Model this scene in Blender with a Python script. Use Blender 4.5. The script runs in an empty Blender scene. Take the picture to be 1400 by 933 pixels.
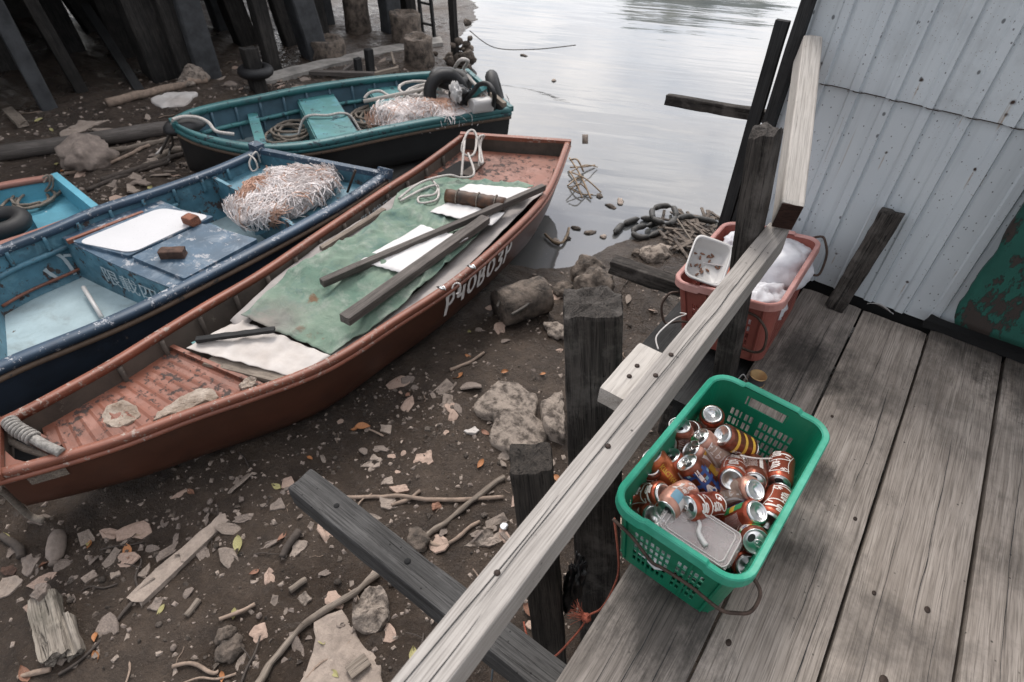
import bpy, math, random
import numpy as np
from mathutils import Vector, Matrix
random.seed(7); RNG = np.random.RandomState(5)
SC = bpy.context.scene; COL = SC.collection
# ------------------------------------------------------------------ camera
F = 822.0; CX, CY = 700.0, 466.5; CAMH = 1.6
RM = np.array([[0.806437, -0.41452369, 0.42169832], [0.58995428, 0.51557672, -0.6213973], [0.04016607, 0.7499005, 0.66033017]])
cam = bpy.data.cameras.new('camera'); cam.sensor_width = 36; cam.lens = F / 1400 * 36; cam.clip_start = .05; cam.clip_end = 2000
co = bpy.data.objects.new('camera', cam); COL.objects.link(co); SC.camera = co
m4 = Matrix([list(RM[i]) + [0] for i in range(3)] + [[0, 0, 0, 1]]); co.matrix_world = Matrix.Translation((0, 0, CAMH)) @ m4
cam.dof.use_dof = True; cam.dof.focus_distance = 2.1; cam.dof.aperture_fstop = 5.0
# ------------------------------------------------------------------ world and sun
wd = bpy.data.worlds.new('World'); SC.world = wd; wd.use_nodes = True
wn = wd.node_tree.nodes; wl = wd.node_tree.links; bg = wn['Background']
sky = wn.new('ShaderNodeTexSky'); sky.sky_type = 'NISHITA'; sky.sun_disc = False
SUN_EL, SUN_AZ = math.radians(52), math.radians(-50)          # azimuth from +Y, clockwise seen from above
sky.sun_elevation = SUN_EL; sky.sun_rotation = SUN_AZ; sky.dust_density = 2.0
tc = wn.new('ShaderNodeTexCoord')
nz = wn.new('ShaderNodeTexNoise'); nz.inputs['Scale'].default_value = 3.0; nz.inputs['Detail'].default_value = 6; nz.inputs['Roughness'].default_value = .55; nz.inputs['Distortion'].default_value = .4
mp = wn.new('ShaderNodeMapping'); mp.inputs['Scale'].default_value = (1, 1, 2.2); wl.new(tc.outputs['Generated'], mp.inputs[0]); wl.new(mp.outputs[0], nz.inputs['Vector'])
cr = wn.new('ShaderNodeValToRGB'); cr.color_ramp.elements[0].position = .40; cr.color_ramp.elements[1].position = .60
cr.color_ramp.elements[0].color = (.30, .30, .30, 1); wl.new(nz.outputs[0], cr.inputs[0])
dp = wn.new('ShaderNodeVectorMath'); dp.operation = 'DOT_PRODUCT'; dp.inputs[1].default_value = (-.42, .75, .40); wl.new(tc.outputs['Generated'], dp.inputs[0])
mr = wn.new('ShaderNodeMapRange'); mr.inputs['From Min'].default_value = -.6; mr.inputs['From Max'].default_value = .95; mr.inputs['To Min'].default_value = 4.2; mr.inputs['To Max'].default_value = 15.2
wl.new(dp.outputs['Value'], mr.inputs[0])
cl = wn.new('ShaderNodeMix'); cl.data_type = 'RGBA'; cl.blend_type = 'MULTIPLY'; cl.inputs[0].default_value = 1
cl.inputs[6].default_value = (1.0, .972, .962, 1); wl.new(mr.outputs[0], cl.inputs[7])
mx = wn.new('ShaderNodeMix'); mx.data_type = 'RGBA'; wl.new(cr.outputs[0], mx.inputs[0]); wl.new(sky.outputs[0], mx.inputs[6]); wl.new(cl.outputs[2], mx.inputs[7])
wl.new(mx.outputs[2], bg.inputs[0]); bg.inputs[1].default_value = .10
sl = bpy.data.lights.new('sun', 'SUN'); sl.energy = 1.3; sl.angle = math.radians(22); sl.color = (1, .95, .9)
so = bpy.data.objects.new('sun', sl); COL.objects.link(so)
sd = Vector((math.sin(SUN_AZ) * math.cos(SUN_EL), math.cos(SUN_AZ) * math.cos(SUN_EL), math.sin(SUN_EL)))
so.rotation_euler = sd.to_track_quat('Z', 'Y').to_euler(); so.location = (-5, 5, 12)
vs = SC.view_settings; vs.view_transform = 'Standard'; vs.look = 'None'; vs.exposure = 0.86; vs.gamma = 1
SC.cycles.max_bounces = 8; SC.cycles.use_denoising = True

# ------------------------------------------------------------------ geometry helpers
def ray(px, py): return RM @ np.array([px - CX, CY - py, -F])
def at(px, py, z): v = ray(px, py); p = v * ((z - CAMH) / v[2]); return np.array([p[0], p[1], z])
def aty(px, py, y): v = ray(px, py); p = v * (y / v[1]); return np.array([p[0], y, p[2] + CAMH])
def atx(px, py, x): v = ray(px, py); p = v * (x / v[0]); return np.array([x, p[1], p[2] + CAMH])
def A(*a): return np.array(a, float)
def nrm(v): v = np.asarray(v, float); return v / (np.linalg.norm(v) + 1e-12)
_P = np.random.RandomState(3).rand(64, 64, 64)
def vnoise(p, s=1.0):
    p = np.asarray(p, float) * s + 131.7; i = np.floor(p).astype(int); f = p - i; f = f * f * (3 - 2 * f); i &= 63; j = (i + 1) & 63
    def g(a, b, c): return _P[a, b, c]
    x0, y0, z0 = i[..., 0], i[..., 1], i[..., 2]; x1, y1, z1 = j[..., 0], j[..., 1], j[..., 2]; fx, fy, fz = f[..., 0], f[..., 1], f[..., 2]
    a = g(x0, y0, z0) * (1 - fx) + g(x1, y0, z0) * fx; b = g(x0, y1, z0) * (1 - fx) + g(x1, y1, z0) * fx
    c = g(x0, y0, z1) * (1 - fx) + g(x1, y0, z1) * fx; d = g(x0, y1, z1) * (1 - fx) + g(x1, y1, z1) * fx
    return ((a * (1 - fy) + b * fy) * (1 - fz) + (c * (1 - fy) + d * fy) * fz) * 2 - 1
def fbm(p, s=1.0, o=4, r=.5):
    t = 0; a = 1; p = np.asarray(p, float)
    for k in range(o): t = t + a * vnoise(p + k * 7.3, s); a *= r; s *= 2.03
    return t
def catmull(P, n=8, closed=False):
    P = [np.asarray(p, float) for p in P]; out = []; N = len(P)
    for i in range(N if closed else N - 1):
        if closed: p0, p1, p2, p3 = P[i - 1], P[i], P[(i + 1) % N], P[(i + 2) % N]
        else: p0, p1, p2, p3 = P[max(i - 1, 0)], P[i], P[i + 1], P[min(i + 2, N - 1)]
        for k in range(n):
            t = k / n; out.append(.5 * (2 * p1 + (p2 - p0) * t + (2 * p0 - 5 * p1 + 4 * p2 - p3) * t * t + (3 * p1 - p0 - 3 * p2 + p3) * t ** 3))
    if not closed: out.append(P[-1])
    return np.array(out)
def resample(P, n):
    P = np.asarray(P, float); d = np.r_[0, np.cumsum(np.linalg.norm(np.diff(P, axis=0), axis=1))]; t = np.linspace(0, d[-1], n)
    return np.stack([np.interp(t, d, P[:, k]) for k in range(P.shape[1])], 1)
def frame(d, up=(0, 0, 1)):
    d = nrm(d); u = np.asarray(up, float)
    if abs(d @ nrm(u)) > .97: u = A(0, 1, 0) if abs(d[1]) < .9 else A(1, 0, 0)
    s = nrm(np.cross(u, d)); return d, s, np.cross(d, s)            # along, side, up
class MB:
    def __init__(s): s.v = []; s.f = []; s.g = []; s.m = []; s.sm = []
    def add(s, v, f, m=0, sm=False, g=None):
        o = len(s.v); v = [tuple(map(float, p)) for p in v]; s.v += v; s.g += [tuple(map(float, p)) for p in (v if g is None else g)]
        for q in f: s.f.append(tuple(i + o for i in q)); s.m.append(m); s.sm.append(sm)
        return s
    def box(s, c, d, R=None, m=0):
        c = A(*c); R = np.eye(3) if R is None else np.asarray(R); h = A(*d) / 2; v = []; g = []
        for z in (-1, 1):
            for x, y in ((-1, -1), (1, -1), (1, 1), (-1, 1)): l = h * A(x, y, z); g.append(l + c); v.append(c + R @ l)
        return s.add(v, [(3, 2, 1, 0), (4, 5, 6, 7), (0, 1, 5, 4), (1, 2, 6, 5), (2, 3, 7, 6), (3, 0, 4, 7)], m, False, g)
    def beam(s, p0, p1, w, h, up=(0, 0, 1), seg=1, rough=0., rnd=.08, k=1, m=0, end=0., taper=1.0, sm=False, ns=9.):
        """squared timber from p0 to p1 with eased edges, uneven faces and worn ends"""
        p0 = A(*p0); p1 = A(*p1); d, sd_, u = frame(p1 - p0, up); L = np.linalg.norm(p1 - p0); off = RNG.rand(3) * 20
        r = min(w, h) * rnd; ring = []
        for sx, sy in ((1, 1), (-1, 1), (-1, -1), (1, -1)):
            a0 = {(1, 1): 0, (-1, 1): 90, (-1, -1): 180, (1, -1): 270}[(sx, sy)]
            for a in (0, 45, 90):
                t = math.radians(a0 + a); ring.append(A(sx * (w / 2 - r) + r * math.cos(t), sy * (h / 2 - r) + r * math.sin(t)))
        R2 = []
        for i in range(len(ring)):
            a, b = ring[i], ring[(i + 1) % len(ring)]; n_ = k if np.linalg.norm(b - a) > r * 1.6 else 1
            for j in range(n_): R2.append(a + (b - a) * j / n_)
        R2 = np.array(R2); n = len(R2); V = []; G = []
        rings = [(0, .0), (0, .5), (0, .82), (0, 1)] + [(i / seg, 1) for i in range(1, seg)] + [(1, 1), (1, .82), (1, .5), (1, .0)]
        if seg > 1: rings = [(0, .0), (0, .5), (0, .82), (0, .97)] + [(min(.012 / L, .2), 1)] + [(i / seg, 1) for i in range(1, seg)] + [(1 - min(.012 / L, .2), 1)] + [(1, .97), (1, .82), (1, .5), (1, .0)]
        for t, q in rings:
            tp = 1 + (taper - 1) * t; l = np.c_[np.full(n, t * L), R2 * q * tp]
            if rough or end:
                nn = fbm(np.c_[l[:, 0] * 1.2, l[:, 1] * ns, l[:, 2] * ns] + off, 1.0, 3); n2 = fbm(l * 18 + off, 1.0, 2)
                rad = nrm(A(1e-9, 0, 0)) if False else np.c_[R2[:, 0] / w, R2[:, 1] / h]; l[:, 1:] += rad * (nn * rough + n2 * rough * .35)[:, None] * 1.6
                if t in (0, 1): l[:, 0] += (fbm(l * 26 + off, 1., 3) * end) * (1.0 if q < 1 else .5)
            G.append(l + off); V.append(p0 + l[:, :1] * d + l[:, 1:2] * sd_ + l[:, 2:] * u)
        f = []
        for i in range(len(rings) - 1):
            for j in range(n): a = i * n + j; b = i * n + (j + 1) % n; f.append((a, b, b + n, a + n))
        return s.add(np.concatenate(V), f, m, sm, np.concatenate(G))
    def tube(s, P, r, n=6, m=0, closed=False, cap=True):
        P = np.asarray(P, float); N = len(P); r = np.full(N, r) if np.isscalar(r) else np.asarray(r); T = np.gradient(P, axis=0)
        if closed: T = np.roll(P, -1, 0) - np.roll(P, 1, 0)
        d, a, b = frame(T[0]); V = []; L = 0; G = []
        for i in range(N):
            d = nrm(T[i]); a = nrm(a - d * (a @ d)); b = np.cross(d, a); L += np.linalg.norm(P[i] - P[i - 1]) if i else 0
            for j in range(n): t = 2 * math.pi * j / n; V.append(P[i] + r[i] * (a * math.cos(t) + b * math.sin(t))); G.append((L, r[i] * math.cos(t), r[i] * math.sin(t)))
        f = []
        for i in range(N if closed else N - 1):
            for j in range(n): f.append((i * n + j, i * n + (j + 1) % n, ((i + 1) % N) * n + (j + 1) % n, ((i + 1) % N) * n + j))
        if cap and not closed: f += [tuple(range(n - 1, -1, -1)), tuple(range((N - 1) * n, N * n))]
        return s.add(V, f, m, True, G)
    def lathe(s, prof, n=20, m=0, M=None, sm=True, fn=None):
        """profile of (radius, height) turned about z; M a 3x4 placement"""
        V = []; 
        for r, z in prof:
            for j in range(n): t = 2 * math.pi * j / n; V.append((r * math.cos(t), r * math.sin(t), z))
        V = np.array(V); V = V if fn is None else fn(V); G = V.copy()
        if M is not None: V = V @ M[:, :3].T + M[:, 3]
        f = []
        for i in range(len(prof) - 1):
            for j in range(n): f.append((i * n + j, i * n + (j + 1) % n, (i + 1) * n + (j + 1) % n, (i + 1) * n + j))
        f.append(tuple(range(n - 1, -1, -1))); f.append(tuple(range((len(prof) - 1) * n, len(prof) * n)))
        return s.add(V, f, m, sm, G)
    def grid(s, P, m=0, sm=True, g=None):
        P = np.asarray(P, float); a, b = P.shape[:2]; f = [(i * b + j, i * b + j + 1, (i + 1) * b + j + 1, (i + 1) * b + j) for i in range(a - 1) for j in range(b - 1)]
        return s.add(P.reshape(-1, 3), f, m, sm, None if g is None else np.asarray(g).reshape(-1, 3))
    def slab(s, P, th, m=0, sm=True):
        """grid with thickness: P the top surface"""
        P = np.asarray(P, float); a, b = P.shape[:2]; Q = P - A(0, 0, th); s.grid(P, m, sm); s.grid(Q[:, ::-1], m, sm)
        for E in ((P[0], Q[0]), (Q[-1], P[-1]), (Q[:, 0], P[:, 0]), (P[:, -1], Q[:, -1])): s.grid(np.stack(E), m, False)
        return s
    def poly(s, pts, ext, m=0):
        """flat polygon pushed along ext"""
        P = np.array([A(*p) for p in pts]); e = A(*ext); n = len(P); f = [tuple(range(n)), tuple(range(2 * n - 1, n - 1, -1))] + [(i, n + i, n + (i + 1) % n, (i + 1) % n) for i in range(n)]
        return s.add(np.r_[P, P + e], f, m)
    def blob(s, c, d, rough=.2, ns=3., n=14, m=0, R=None, flat=0., seed=None, sm=True, o=4):
        off = RNG.rand(3) * 30 if seed is None else np.full(3, seed * 1.37); V = []
        for i in range(n + 1):
            ph = math.pi * i / n
            for j in range(2 * n): t = math.pi * j / n; V.append((math.sin(ph) * math.cos(t), math.sin(ph) * math.sin(t), math.cos(ph)))
        V = np.array(V); V *= (1 + rough * fbm(V + off, ns, o))[:, None]
        if flat: V[:, 2] = np.where(V[:, 2] < -flat, -flat + .1 * (V[:, 2] + flat), V[:, 2])
        W = V * A(*d) / 2; W = W if R is None else W @ np.asarray(R).T; k = 2 * n
        f = [(i * k + j, (i + 1) * k + j, (i + 1) * k + (j + 1) % k, i * k + (j + 1) % k) for i in range(n) for j in range(k)]
        return s.add(W + A(*c), f, m, sm)
def wmat(o):
    M = o.matrix_basis.copy()
    while o.parent: o = o.parent; M = o.matrix_basis @ M
    return M
def mesh(name, mb, mats, inv=None):
    me = bpy.data.meshes.new(name); v = np.array(mb.v)
    if inv is not None: I = np.array(inv); v = v @ I[:3, :3].T + I[:3, 3]
    me.from_pydata([tuple(p) for p in v], [], mb.f); mats = mats if isinstance(mats, (list, tuple)) else [mats]
    for m in mats: me.materials.append(m)
    me.polygons.foreach_set('material_index', mb.m); me.polygons.foreach_set('use_smooth', mb.sm)
    at_ = me.attributes.new('gc', 'FLOAT_VECTOR', 'POINT'); at_.data.foreach_set('vector', np.array(mb.g, np.float32).ravel()); me.update()
    return me
def props(o, label=None, cat=None, group=None, kind=None):
    for k, v in (('label', label), ('category', cat), ('group', group), ('kind', kind)):
        if v: o[k] = v
    return o
def thing(name, label, cat, loc=(0, 0, 0), group=None):
    o = bpy.data.objects.new(name, None); COL.objects.link(o); o.location = tuple(map(float, loc)); o.empty_display_size = .1; return props(o, label, cat, group)
def part(name, mb, mats, par, label=None, kind=None):
    o = bpy.data.objects.new(name, mesh(name, mb, mats, wmat(par).inverted())); COL.objects.link(o); o.parent = par; return props(o, label, kind=kind)
def single(name, mb, mats, label=None, cat=None, group=None, kind=None, origin=None):
    v = np.array(mb.v)
    if origin is None: origin = np.r_[(v[:, :2].min(0) + v[:, :2].max(0)) / 2, v[:, 2].min()]
    o = bpy.data.objects.new(name, mesh(name, mb, mats, Matrix.Translation([-float(x) for x in origin]))); COL.objects.link(o); o.location = tuple(map(float, origin)); return props(o, label, cat, group, kind)
def solid(o, t, off=0):
    md = o.modifiers.new('thickness', 'SOLIDIFY'); md.thickness = t; md.offset = off; return o

# ------------------------------------------------------------------ materials
class NT:
    def __init__(s, name, rough=.7, metal=0., spec=.5, ior=1.5):
        s.mat = bpy.data.materials.new(name); s.mat.use_nodes = True; s.n = s.mat.node_tree.nodes; s.l = s.mat.node_tree.links; s.b = s.n['Principled BSDF']
        s.b.inputs['Roughness'].default_value = rough; s.b.inputs['Metallic'].default_value = metal; s.b.inputs['IOR'].default_value = ior; s.b.inputs['Specular IOR Level'].default_value = spec
        a = s.n.new('ShaderNodeAttribute'); a.attribute_name = 'gc'; oi = s.n.new('ShaderNodeObjectInfo')
        v = s.n.new('ShaderNodeVectorMath'); v.operation = 'MULTIPLY_ADD'; v.inputs[1].default_value = (1, 1, 1); s.l.new(a.outputs['Vector'], v.inputs[0])
        mm = s.n.new('ShaderNodeVectorMath'); mm.operation = 'SCALE'; mm.inputs[0].default_value = (9.1, 5.3, 7.7); s.l.new(oi.outputs['Random'], mm.inputs['Scale']); s.l.new(mm.outputs[0], v.inputs[2])
        s.vec = v.outputs[0]; s.raw = a.outputs['Vector']; s.rand = oi.outputs['Random']
    def noise(s, scale, sc=(1, 1, 1), detail=5, rough=.6, dist=0., vec=None):
        mp = s.n.new('ShaderNodeMapping'); mp.inputs['Scale'].default_value = sc; s.l.new(vec or s.vec, mp.inputs[0])
        t = s.n.new('ShaderNodeTexNoise'); t.inputs['Scale'].default_value = scale; t.inputs['Detail'].default_value = detail; t.inputs['Roughness'].default_value = rough; t.inputs['Distortion'].default_value = dist
        s.l.new(mp.outputs[0], t.inputs['Vector']); return t.outputs[0]
    def vor(s, scale, sc=(1, 1, 1), feat='F1'):
        mp = s.n.new('ShaderNodeMapping'); mp.inputs['Scale'].default_value = sc; s.l.new(s.vec, mp.inputs[0])
        t = s.n.new('ShaderNodeTexVoronoi'); t.feature = feat; t.inputs['Scale'].default_value = scale; s.l.new(mp.outputs[0], t.inputs['Vector']); return t
    def ramp(s, fac, a, b, ca=(0, 0, 0), cb=(1, 1, 1)):
        r = s.n.new('ShaderNodeValToRGB'); e = r.color_ramp.elements; e[0].position = a; e[1].position = b; e[0].color = (*ca, 1); e[1].color = (*cb, 1); s.l.new(fac, r.inputs[0]); return r.outputs[0]
    def mix(s, fac, a, b, mode='MIX'):
        m = s.n.new('ShaderNodeMix'); m.data_type = 'RGBA'; m.blend_type = mode
        for i, x in ((0, fac), (6, a), (7, b)):
            if isinstance(x, (int, float)): m.inputs[i].default_value = x
            elif isinstance(x, tuple): m.inputs[i].default_value = (*x, 1)
            else: s.l.new(x, m.inputs[i])
        return m.outputs[2]
    def math(s, op, a, b=0.):
        m = s.n.new('ShaderNodeMath'); m.operation = op
        for i, x in enumerate((a, b)):
            if isinstance(x, (int, float)): m.inputs[i].default_value = x
            else: s.l.new(x, m.inputs[i])
        return m.outputs[0]
    def bump(s, h, st=.5, dist=.01, prev=None):
        b = s.n.new('ShaderNodeBump'); b.inputs['Strength'].default_value = st; b.inputs['Distance'].default_value = dist; s.l.new(h, b.inputs['Height'])
        if prev: s.l.new(prev, b.inputs['Normal'])
        return b.outputs[0]
    def out(s, col=None, rough=None, nor=None, metal=None, alpha=None):
        for x, k in ((col, 'Base Color'), (rough, 'Roughness'), (nor, 'Normal'), (metal, 'Metallic'), (alpha, 'Alpha')):
            if x is None: continue
            if isinstance(x, tuple): s.b.inputs[k].default_value = (*x, 1)
            elif isinstance(x, (int, float)): s.b.inputs[k].default_value = x
            else: s.l.new(x, s.b.inputs[k])
        return s.mat
def wood(name, c1, c2, rough=.8, grain=1., stain=None, samt=.5, crack=.6, bst=.6, ax=0, pale=None, sscale=3., spots=()):
    t = NT(name, rough, 0, .22); S = lambda a, b: tuple(a if i == ax else b for i in range(3))
    lo = t.noise(1., S(1.1, 6), 3, .5); wv = t.n.new('ShaderNodeVectorMath'); wv.operation = 'MULTIPLY_ADD'; wv.inputs[1].default_value = S(0., .035); t.l.new(lo, wv.inputs[0]); t.l.new(t.vec, wv.inputs[2])
    g1 = t.noise(1., S(1.6, 62 * grain), 5, .6, .25, wv.outputs[0]); g2 = t.noise(1., S(6, 300 * grain), 3, .6, 0, wv.outputs[0]); g3 = t.noise(1., S(2.6, 75 * grain), 4, .7, .9, wv.outputs[0])
    c = t.mix(t.ramp(t.math('ADD', t.math('MULTIPLY', g1, .55), t.math('MULTIPLY', t.noise(2.2, (1, 1, 1), 6, .65), .45)), .36, .64), c1, c2); c = t.mix(t.ramp(g2, .30, .55), tuple(x * .72 for x in c1), c); 
    c = t.mix(t.math('MULTIPLY', t.ramp(g3, .62, .74), crack), c, tuple(x * .18 for x in c1))
    if stain: c = t.mix(t.math('MULTIPLY', t.ramp(t.noise(sscale, (1, 1, 1), 7, .7), .48, .66), samt), c, stain)
    if pale: c = t.mix(t.math('MULTIPLY', t.ramp(t.noise(5., (1, 1, 1), 7, .7), .55, .7), .6), c, pale)
    for sx, sy, sr, sa in spots:
        v = t.n.new('ShaderNodeVectorMath'); v.operation = 'DISTANCE'; v.inputs[1].default_value = (sx, sy, 0); t.l.new(t.raw, v.inputs[0]); dd = t.math('ADD', v.outputs['Value'], t.math('MULTIPLY', t.math('SUBTRACT', t.noise(11., (1, .45, 1), 9, .78), .5), sr * 3.6))
        c = t.mix(t.math('MULTIPLY', t.ramp(dd, sr * .3, sr * 1.0, (1, 1, 1), (0, 0, 0)), sa * .8), c, (.016, .015, .014))
    sp = t.vor(34., (1, 1, 1)); c = t.mix(t.math('MULTIPLY', t.ramp(sp.outputs['Distance'], .06, .14, (1, 1, 1), (0, 0, 0)), t.ramp(t.noise(6., detail=2), .55, .62)), c, tuple(x * .25 for x in c1))
    h = t.math('ADD', t.math('MULTIPLY', g2, .5), t.math('SUBTRACT', g1, t.math('MULTIPLY', t.ramp(g3, .6, .72), 1.2 * crack)))
    return t.out(c, t.ramp(g1, .2, .8, (rough - .12,) * 3, (min(rough + .12, 1),) * 3), t.bump(h, bst, .004))
def paint(name, c, under=(.12, .09, .07), chip=.5, dirt=(.05, .04, .035), damt=.5, rough=.55, var=.25, cscale=14., axis=None, bst=.3, fade=None):
    t = NT(name, rough); sc = axis or (1, 1, 1)
    col = t.mix(t.ramp(t.noise(2.5, sc, 6, .65), .3, .7), tuple(x * (1 - var) for x in c), tuple(min(x * (1 + var), 1) for x in c))
    if fade: col = t.mix(t.math('MULTIPLY', t.ramp(t.noise(7., sc, 8, .7, .6), .5, .66), .75), col, fade)
    col = t.mix(t.math('MULTIPLY', t.ramp(t.noise(3.7, sc, 8, .72, .4), .5, .72), damt), col, dirt)
    ch = t.ramp(t.math('ADD', t.noise(cscale, sc, 9, .72), t.math('MULTIPLY', t.noise(3., detail=2), .35)), .93 - .22 * chip, .96 - .22 * chip)
    col = t.mix(ch, col, under); sp = t.ramp(t.noise(90., detail=3), .66, .72); col = t.mix(t.math('MULTIPLY', sp, .6), col, tuple(x * .4 for x in c))
    h = t.math('SUBTRACT', t.math('MULTIPLY', t.noise(30., sc, 6), .5), ch); return t.out(col, t.mix(ch, (rough,) * 3, (.85,) * 3), t.bump(h, bst, .003))
def plain(name, c, rough=.6, metal=0., var=.2, scale=8., bst=.15, bs=40., c2=None, spec=.5, sc=(1, 1, 1), lo=.35, hi=.65, bd=.004):
    t = NT(name, rough, metal, spec); col = t.mix(t.ramp(t.noise(scale, sc, 6, .65), lo, hi), tuple(x * (1 - var) for x in c), c2 or tuple(min(1, x * (1 + var)) for x in c))
    return t.out(col, None, t.bump(t.noise(bs, sc, 6, .7), bst, bd))
M = {}
SPOTS = [(-.03, 2.12, .22, .85), (.02, 1.62, .16, .8), (-.06, .86, .2, .75), (.16, 1.55, .12, .6), (.13, 1.25, .13, .6), (.45, 2.55, .16, .6), (.72, 2.5, .2, .7)]   # dark stains in the planks
M['rail'] = wood('pale sawn timber', (.285, .262, .24), (.42, .392, .362), .75, 1., (.17, .155, .14), .3, .25, .35)
M['rail_end'] = wood('red brown end grain', (.028, .014, .011), (.055, .028, .022), .8, .6)
M['block'] = wood('pale block timber', (.40, .372, .34), (.54, .505, .465), .75, 1., (.22, .18, .14), .25, .3, .4)
M['post'] = wood('weathered black post', (.016, .0145, .013), (.085, .074, .066), .9, .9, (.15, .135, .122), .65, 1., 1.3, sscale=7.)
M['postb'] = wood('weathered brown post', (.020, .017, .015), (.080, .068, .058), .9, .8, (.02, .018, .016), .5, 1., 1.2)
M['beam_grey'] = wood('grey weathered beam', (.042, .041, .040), (.13, .126, .122), .85, 1., (.03, .028, .026), .4, .9, .8)
M['dark'] = wood('dark timber', (.022, .022, .022), (.05, .05, .05), .85, .9, (.012, .012, .012), .5, .6, .6)
M['deck'] = wood('worn deck plank', (.215, .183, .155), (.42, .37, .325), .82, 1., (.045, .040, .036), .62, .5, .5, ax=1, sscale=2.6, spots=SPOTS)
M['deck_dark'] = wood('dark stained deck plank', (.13, .114, .10), (.30, .265, .237), .82, 1., (.026, .025, .024), .6, .6, .5, ax=1, sscale=3.2, spots=SPOTS)
M['oar'] = wood('grey oar timber', (.075, .066, .060), (.19, .17, .155), .85, 1., (.04, .035, .03), .3, .8, .6)
M['pile'] = wood('dark piling', (.016, .0155, .015), (.060, .054, .049), .9, .6, (.01, .01, .01), .5, .6, .8)
M['pile_grey'] = plain('grey concrete pile', (.045, .047, .05), .9, 0, .35, 5., .5)
M['drift'] = wood('driftwood', (.16, .13, .105), (.34, .29, .24), .9, .8, (.07, .055, .045), .5, .7, .8)
M['rot'] = wood('rotten stump', (.14, .12, .10), (.36, .32, .27), .95, .5, (.06, .06, .045), .5, 1., 1.4)
M['nail'] = plain('rusty nail', (.035, .022, .016), .7, .3)
M['redhull'] = paint('red brown hull paint', (.076, .029, .0175), (.05, .03, .025), .25, (.035, .018, .014), .55, .42, .25, 40.)
M['redrail'] = paint('red worn gunwale', (.215, .076, .046), (.34, .27, .23), .74, (.09, .045, .035), .45, .5, .25, 34., (1, 1, 1))
M['reddeck'] = paint('red worn deck', (.19, .068, .041), (.055, .038, .033), .95, (.09, .05, .04), .6, .55, .3, 16., (1, 1, 1), .5, (.29, .135, .098))
M['redin'] = paint('grimy inner hull', (.085, .068, .055), (.16, .14, .11), .35, (.03, .024, .02), .8, .8, .4, 12.)
M['bluehull'] = paint('dark blue hull', (.022, .035, .055), (.16, .14, .12), .3, (.01, .01, .012), .6, .5, .3)
M['bluerail'] = paint('chipped navy gunwale', (.036, .066, .105), (.40, .41, .43), .74, (.02, .022, .03), .4, .5, .3, 26.)
M['blueedge'] = paint('brown fender strip', (.13, .088, .06), (.05, .045, .042), .7, (.035, .03, .03), .6, .7, .3, 16.)
M['bluein'] = paint('blue inner paint', (.065, .165, .22), (.06, .045, .042), .85, (.022, .035, .05), .62, .5, .35, 9., None, .4, (.13, .27, .33))
M['bluebox'] = paint('blue hatch paint', (.05, .095, .145), (.33, .34, .36), .85, (.02, .028, .04), .5, .42, .35, 9., None, .3, (.2, .25, .3))
M['bluefloor'] = paint('pale blue floor', (.33, .43, .46), (.12, .10, .085), .35, (.15, .15, .13), .5, .7, .2, 10.)
M['cyanin'] = paint('bright blue paint', (.10, .33, .43), (.42, .5, .52), .5, (.05, .14, .18), .4, .5, .25, 10.)
M['pinkrail'] = paint('faded red rim', (.28, .13, .10), (.40, .35, .33), .5, (.12, .07, .06), .4, .6)
M['tealhull'] = plain('black tarred hull', (.012, .013, .014), .5)
M['tealrail'] = paint('teal gunwale', (.032, .125, .13), (.03, .04, .05), .8, (.02, .06, .08), .5, .5, .3, 16.)
M['tealin'] = paint('blue grey inner hull', (.05, .105, .14), (.02, .025, .03), .4, (.02, .035, .05), .6, .55, .3)
M['tealseat'] = paint('teal seat', (.055, .195, .195), (.03, .07, .085), .8, (.03, .12, .16), .5, .45, .3, 12., None, .3, (.09, .27, .32))
M['tealfloor'] = paint('grey blue floor', (.15, .19, .20), (.05, .05, .05), .35, (.06, .06, .06), .5, .7)
M['hatch'] = paint('white lid', (.56, .56, .57), (.10, .10, .11), .12, (.5, .5, .5), .25, .4, .05, 20.)
M['white'] = plain('white sheet', (.60, .585, .575), .8, 0, .05, 4., .35, 14.)
M['whitecloth'] = plain('dirty white cloth', (.50, .45, .41), .9, 0, .12, 3., .5, 9., (.60, .57, .54))
M['letter'] = paint('white brushed lettering', (.84, .82, .81), (.2, .1, .08), .1, (.55, .5, .5), .3, .7, .08, 50.)
M['letter2'] = paint('faded white lettering', (.42, .47, .49), (.08, .13, .16), .45, (.2, .25, .28), .5, .7, .1, 50.)
M['tarp'] = paint('green canvas', (.15, .215, .165), (.10, .055, .035), .0, (.08, .145, .145), .6, .85, .24, 8., None, .4, (.28, .32, .275))
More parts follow.
